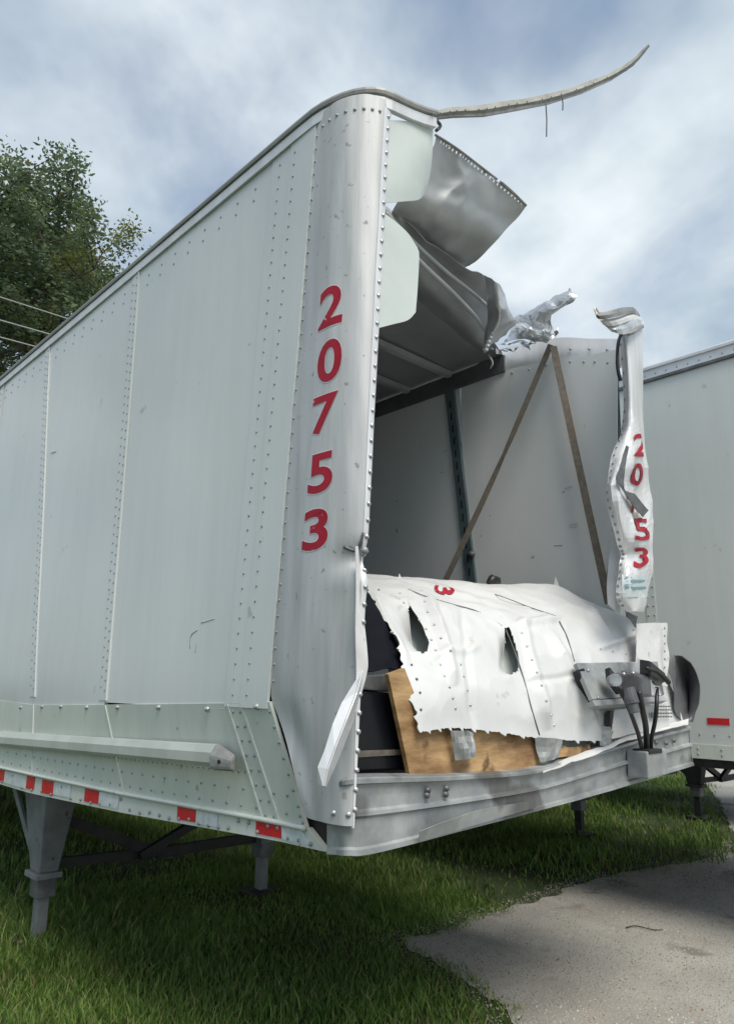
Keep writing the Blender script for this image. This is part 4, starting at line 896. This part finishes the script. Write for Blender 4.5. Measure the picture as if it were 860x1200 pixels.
# landing gear
def landing_gear(parent, x0, y0, dx, z_top=1.0, bracket=True, lm=None, only_far=False):
    lm = lm or M['leg']
    for k, x in enumerate((x0, x0+dx)):
        if only_far and k == 0: continue
        g = MB()
        if bracket:
            zt = z_top+.02
            g.hexa([(x-.02, y0-.075, .42), (x+.10, y0-.075, .42), (x+.10, y0+.09, .42), (x-.02, y0+.09, .42)], [(x-.08, y0-.20, zt), (x+.15, y0-.20, zt), (x+.15, y0+.23, zt), (x-.08, y0+.23, zt)])
        lg = g.build('landing_leg', lm, parent, bevel=.01)
        f2 = MB(); f2.box((x-.045, y0-.10, .385), (x+.12, y0+.11, .42)); f2.build('leg_collar', lm, lg, bevel=.005)
        s = MB(); s.box((x-.02, y0-.065, .27), (x+.10, y0+.065, .385)); s.build('leg_sleeve', M['grey'], lg, bevel=.006)
        i_ = MB(); i_.box((x+.005, y0-.04, .01), (x+.075, y0+.04, .27)); i_.build('leg_ram', lm, lg, bevel=.005)
        ft2 = MB(); ft2.box((x-.10, y0-.12, .008), (x+.18, y0+.12, .035)); ft2.build('leg_foot', M['dark'], lg, bevel=.008)
        bb = MB(); bb.bar((x-.02, y0+.10, .55), (x-.02, y0+.62, .96), .05, .02, (1, 0, 0)); bb.build('leg_strut', lm, lg)
    if only_far: return
    for p, q, wd in (((x0+.10, y0, .74), (x0+dx*.48, y0, .42), .07), ((x0+dx*.48, y0, .42), (x0+dx, y0, .42), .07), ((x0+dx*.40, y0-.03, .42), (x0+dx*.68, y0-.03, .62), .06), ((x0+.1, y0+.02, .45), (x0+dx*.42, y0+.02, .43), .06)):
        b = MB(); b.bar(p, q, wd, .05, (0, 1, 0)); b.build('cross_brace', M['dark'], parent)
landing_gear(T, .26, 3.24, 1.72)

# ================================================================== things inside the nose
b = MB(); c0 = P3([(414, 808), (459, 812), (480, 902), (412, 906)], y=.11)
b.hexa([p+Vector((.0, .55, 0)) for p in c0], c0)
bx = b.build('black_crate', M['black'], None, bevel=.01)
tag(bx, 'glossy black crate behind the torn corner, beside the plywood', 'crate')
b = MB(); c1 = P3([(414, 792), (452, 790), (459, 811), (414, 807)], y=.105); b.hexa([p+Vector((0, .5, 0)) for p in c1], c1); b.build('crate_lid', M['grey'], bx, bevel=.006)
b = MB(); c1 = P3([(412, 880), (476, 878), (479, 884), (412, 888)], y=.104); b.hexa([p+Vector((0, .004, 0)) for p in c1], c1); b.build('crate_band', M['strap'], bx)
tr_, _ = sheet('black_tarp', [[at(414, 790, y=.18), at(436, 788, y=.15), at(455, 784, y=.16), at(474, 786, y=.13)], [at(414, 745, y=.26), at(434, 745, y=.25), at(452, 748, y=.22), at(466, 756, y=.22)], [at(412, 692, y=.36), at(424, 692, y=.38), at(434, 700, y=.36), at(444, 716, y=.36)]], M['tarp'], None, 7, 7, .004, fold=.012, ffreq=5)
tag(tr_, 'black plastic tarp hanging under the left edge of the folded white nose wall', 'tarp')
def strap(a, b_, wd, label, sag=.03, tw=0):
    a, b_ = Vector(a), Vector(b_); d = (b_-a).normalized(); s = d.cross(Vector((-.74, -.62, .25))).normalized(); n2 = s.cross(d)
    L_ = []; R2 = []
    for k in range(21):
        t = k/20; p = a.lerp(b_, t)+Vector((0, 0, -sag*4*t*(1-t))); ang = tw*max(0, 1-abs(t-.45)/.3)
        w_ = (s*math.cos(ang)+n2*math.sin(ang))*wd/2; L_.append(p-w_); R2.append(p+w_)
    o = gridmesh('cargo_strap', [L_, R2], M['strap'], None, .004); return tag(o, label, 'strap', 'cargo straps hanging from the torn roof edge')
strap(at(645, 404, x=2.47), at(522, 680, x=2.2), .040, 'brown webbing strap slanting across the inside wall past the slotted post', .03, 1.1)
strap(at(648, 406, x=2.46), at(713, 708, x=2.42), .048, 'brown webbing strap hanging nearly straight beside the crushed corner post', .015)

# ================================================================== NEIGHBOURING TRAILERS
def neighbour(x0, yf, label, detail):
    t = empty('parked_trailer', (x0+1.3, 3, 0), label, 'trailer', 'intact white trailers parked beyond the damaged one')
    zt = 3.99
    ys = [yf]+[.62+1.23*k for k in range(0, 12)]
    for k in range(len(ys)-1):
        G = [[Vector((x0+.004*noise.noise(Vector((y*.9, z*.7, x0))), y, z)) for y in np.linspace(ys[k+1]-.002, ys[k]+.002, 7)] for z in np.linspace(1.2, zt, 8)]
        gridmesh('side_panel', G, M['nbpaint'], t, .02)
        if detail and k < 6:
            s = ys[k+1]; G = [[Vector((x0-.005, y, z)) for y in (s+.045, s-.03)] for z in (1.22, 2, 3, zt)]; gridmesh('seam_strip', G, M['nbpaint'], t, .004)
            for o_ in (-.015, .03): rivets([(x0-.005, s+o_, z) for z in np.arange(1.3, zt, .07)], (-1, 0, 0), M['rivet'], t, .009, .005)
    path = [Vector((x0, y, zt)) for y in (14, 6, 2, yf)]
    sweep('top_rail', path, [(-.01, .0), (.014, .0), (.014, .075), (.028, .080), (.028, .10), (.01, .118), (-.02, .12)], M['nbrail'], t)
    sweep('rail_flange', path, [(.0, -.018), (.022, -.018), (.022, .004), (.0, .004)], M['grey'], t)
    if detail: rivets([(x0-.014, y, zt+.035) for y in np.arange(yf, 4, .085)], (-1, 0, 0), M['rivet'], t, .008, .004)
    b = MB(); b.box((x0-.006, yf, 1.14), (x0+.02, 14, 1.235)); b.build('bottom_rail', M['skirt'], t)
    b = MB(); b.box((x0+.03, yf, 1.08), (x0+2.57, 14, 1.15)); b.build('floor_deck', M['dark'], t)
    b = MB(); b.box((x0+.03, yf, 1.2), (x0+2.6, yf+.03, 4.1)); b.build('front_wall', M['nbpaint'], t)
    b = MB(); b.box((x0+.02, yf, 4.09), (x0+2.6, 14, 4.105)); b.build('roof_sheet', M['roof'], t)
    b = MB(); b.box((x0+2.58, yf+.03, 1.1), (x0+2.6, 14, 4.09)); b.build('far_side_skin', M['nbpaint'], t)
    b = MB(); b.box((x0+.03, 14, 1.1), (x0+2.58, 14.03, 4.09)); b.build('rear_wall', M['nbpaint'], t)
    if detail:
        rivets([(x0-.001, y, z) for y in np.arange(yf, 3, .10) for z in (1.30,)], (-1, 0, 0), M['rivet'], t, .007, .004)
        rivets([(x0-.007, y, z) for y in np.arange(yf, 3, .16) for z in (1.17, 1.205)], (-1, 0, 0), M['rivet'], t, .008, .005)
        for px0, px1, red in ((828, 854, 1), (880, 910, 1)):
            a, c = at(px0, 845, x=x0-.004), at(px1, 845, x=x0-.004); hh = .022
            b = MB(); b.box((x0-.004, c.y, a.z-hh), (x0-.001, a.y, a.z+hh)); b.build('red_tape', M['redtape'], t)
    return t
n1_ = neighbour(3.6, -.75, 'intact white box trailer right beside the torn open one', True)
n2_ = neighbour(7.85, -.6, 'third white box trailer, only its dark landing leg showing under its neighbour', False)
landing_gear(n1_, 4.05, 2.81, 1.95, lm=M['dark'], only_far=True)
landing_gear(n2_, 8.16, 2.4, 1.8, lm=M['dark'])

# ================================================================== TREES, WIRES
def tree(x, y, h, cr, zc, label, lm, seed, nleaf, leaf):
    rng = random.Random(seed); nr = np.random.default_rng(seed)
    t = empty('broadleaf_tree', (x, y, 0), label, 'tree', 'trees beyond the trailers')
    b = MB(); tips = []
    tk = [Vector((x+.15*math.sin(k*.9), y, h*.86*k/8)) for k in range(9)]
    b.tube(tk, [.34*(1-k/8)**.8+.03 for k in range(9)], 9)
    tb = b.build('trunk', mat('bark_%d' % seed if False else 'bark', (.035, .028, .022), (.075, .062, .05), .9, scale=9, stretch=(1, 1, .2), bump=.6, bscale=14), t, True)
    for k in range(30):
        f_ = rng.uniform(.28, 1.0); p0 = tk[0].lerp(tk[-1], f_); a = rng.uniform(0, 6.283); rel = (p0.z-zc)/(h-zc)
        reach = cr*rng.uniform(.6, 1.05)*max(.25, math.sqrt(max(0, 1-(max(-1, min(1, (p0.z+1-zc)/(h-zc))))**2)))
        d = Vector((math.cos(a), math.sin(a), rng.uniform(.25, .8)))
        pts = [p0+d*reach*s+Vector((0, 0, .15*s*s*reach)) for s in (0, .35, .7, 1)]
        pts = [p+Vector((rng.uniform(-.2, .2), rng.uniform(-.2, .2), 0))*(0 if i == 0 else 1) for i, p in enumerate(pts)]
        br = MB(); br.tube(pts, [.11, .075, .045, .02], 6)
        for s in (.45, .6, .75, .9, 1):
            q = pts[0].lerp(pts[-1], s)
            for _ in range(3):
                e = q+Vector((rng.gauss(0, .6), rng.gauss(0, .6), rng.gauss(.25, .45))); br.tube([q, q.lerp(e, .5)+Vector((0, 0, .06)), e], [.025, .016, .007], 4, False); tips.append(e)
        br.build('limb', tb.data.materials[0], t, True)
    for _ in range(24):
        tips.append(Vector((x+rng.gauss(0, .5), y+rng.gauss(0, .5), h-rng.uniform(0, 1.2))))
    tips_a = np.array([tuple(v) for v in tips]); n = nleaf
    ci = nr.integers(0, len(tips_a), n); C = tips_a[ci]+nr.normal(0, 1, (n, 3))*np.array([.26, .26, .19])
    a = nr.normal(0, 1, (n, 3)); a /= np.linalg.norm(a, axis=1)[:, None]; a[:, 2] *= .6
    bvec = np.cross(a, nr.normal(0, 1, (n, 3))); bvec /= np.linalg.norm(bvec, axis=1)[:, None]+1e-9
    s = leaf*nr.uniform(.6, 1.3, n)[:, None]
    V = np.stack([C-a*s, C+bvec*s*.45-a*s*.1, C+a*s, C-bvec*s*.45-a*s*.1], 1).reshape(-1, 3)
    q = np.arange(n)[:, None]*4+np.array([[0, 1, 2, 3]])
    o = npmesh('crown', V, q, lm, t); tag(o, kind='stuff'); return t
tree(2.2, 20.5, 17.2, 5.5, 11, 'tall dark green tree behind the trailer roof, under the power lines', leaf_material('dark_leaves', (.085, .132, .078), (.165, .225, .118), (.20, .22, .07), .35), 11, 62000, .09)
tree(6.7, 24.0, 17.9, 3.0, 12.8, 'smaller yellow green tree right of the tall dark one, just above the roof line', leaf_material('yellow_leaves', (.14, .175, .05), (.25, .28, .085), (.28, .26, .07), .35), 23, 80000, .085)
wm = mat('cable', (.30, .31, .30), (.36, .37, .36), .5)
for (a, c, lab) in (((0, 348), (78, 373), 'uppermost of the three pale wires crossing before the dark tree'), ((0, 375), (60, 392), 'middle of the three pale wires crossing before the dark tree'), ((0, 395), (45, 407), 'lowest of the three pale wires crossing before the dark tree')):
    p, q = at(*a, y=16.2), at(*c, y=16.2); d = q-p; d = d/d.x
    b = MB(); b.tube([p+d*s+Vector((0, 0, .002*(s+6)**2 if s < -6 else 0)) for s in np.linspace(-40, 9, 30)], .017, 6)
    tag(b.build('power_line', wm, None, True), lab, 'power line', 'power lines before the trees')

tw_ = MB(); q0 = at(733, 1087, z=.014); q1 = at(776, 1089, z=.014); tw_.tube(spline([q0, q0.lerp(q1, .35)+Vector((.02, .03, .004)), q0.lerp(q1, .7)+Vector((-.01, -.02, 0)), q1], 4), [.004]*6+[.0035]*4+[.002]*3, 5)
tag(tw_.build('twig', M['wood_dark'], None, True), 'thin dark twig lying on the grey driveway', 'twig')
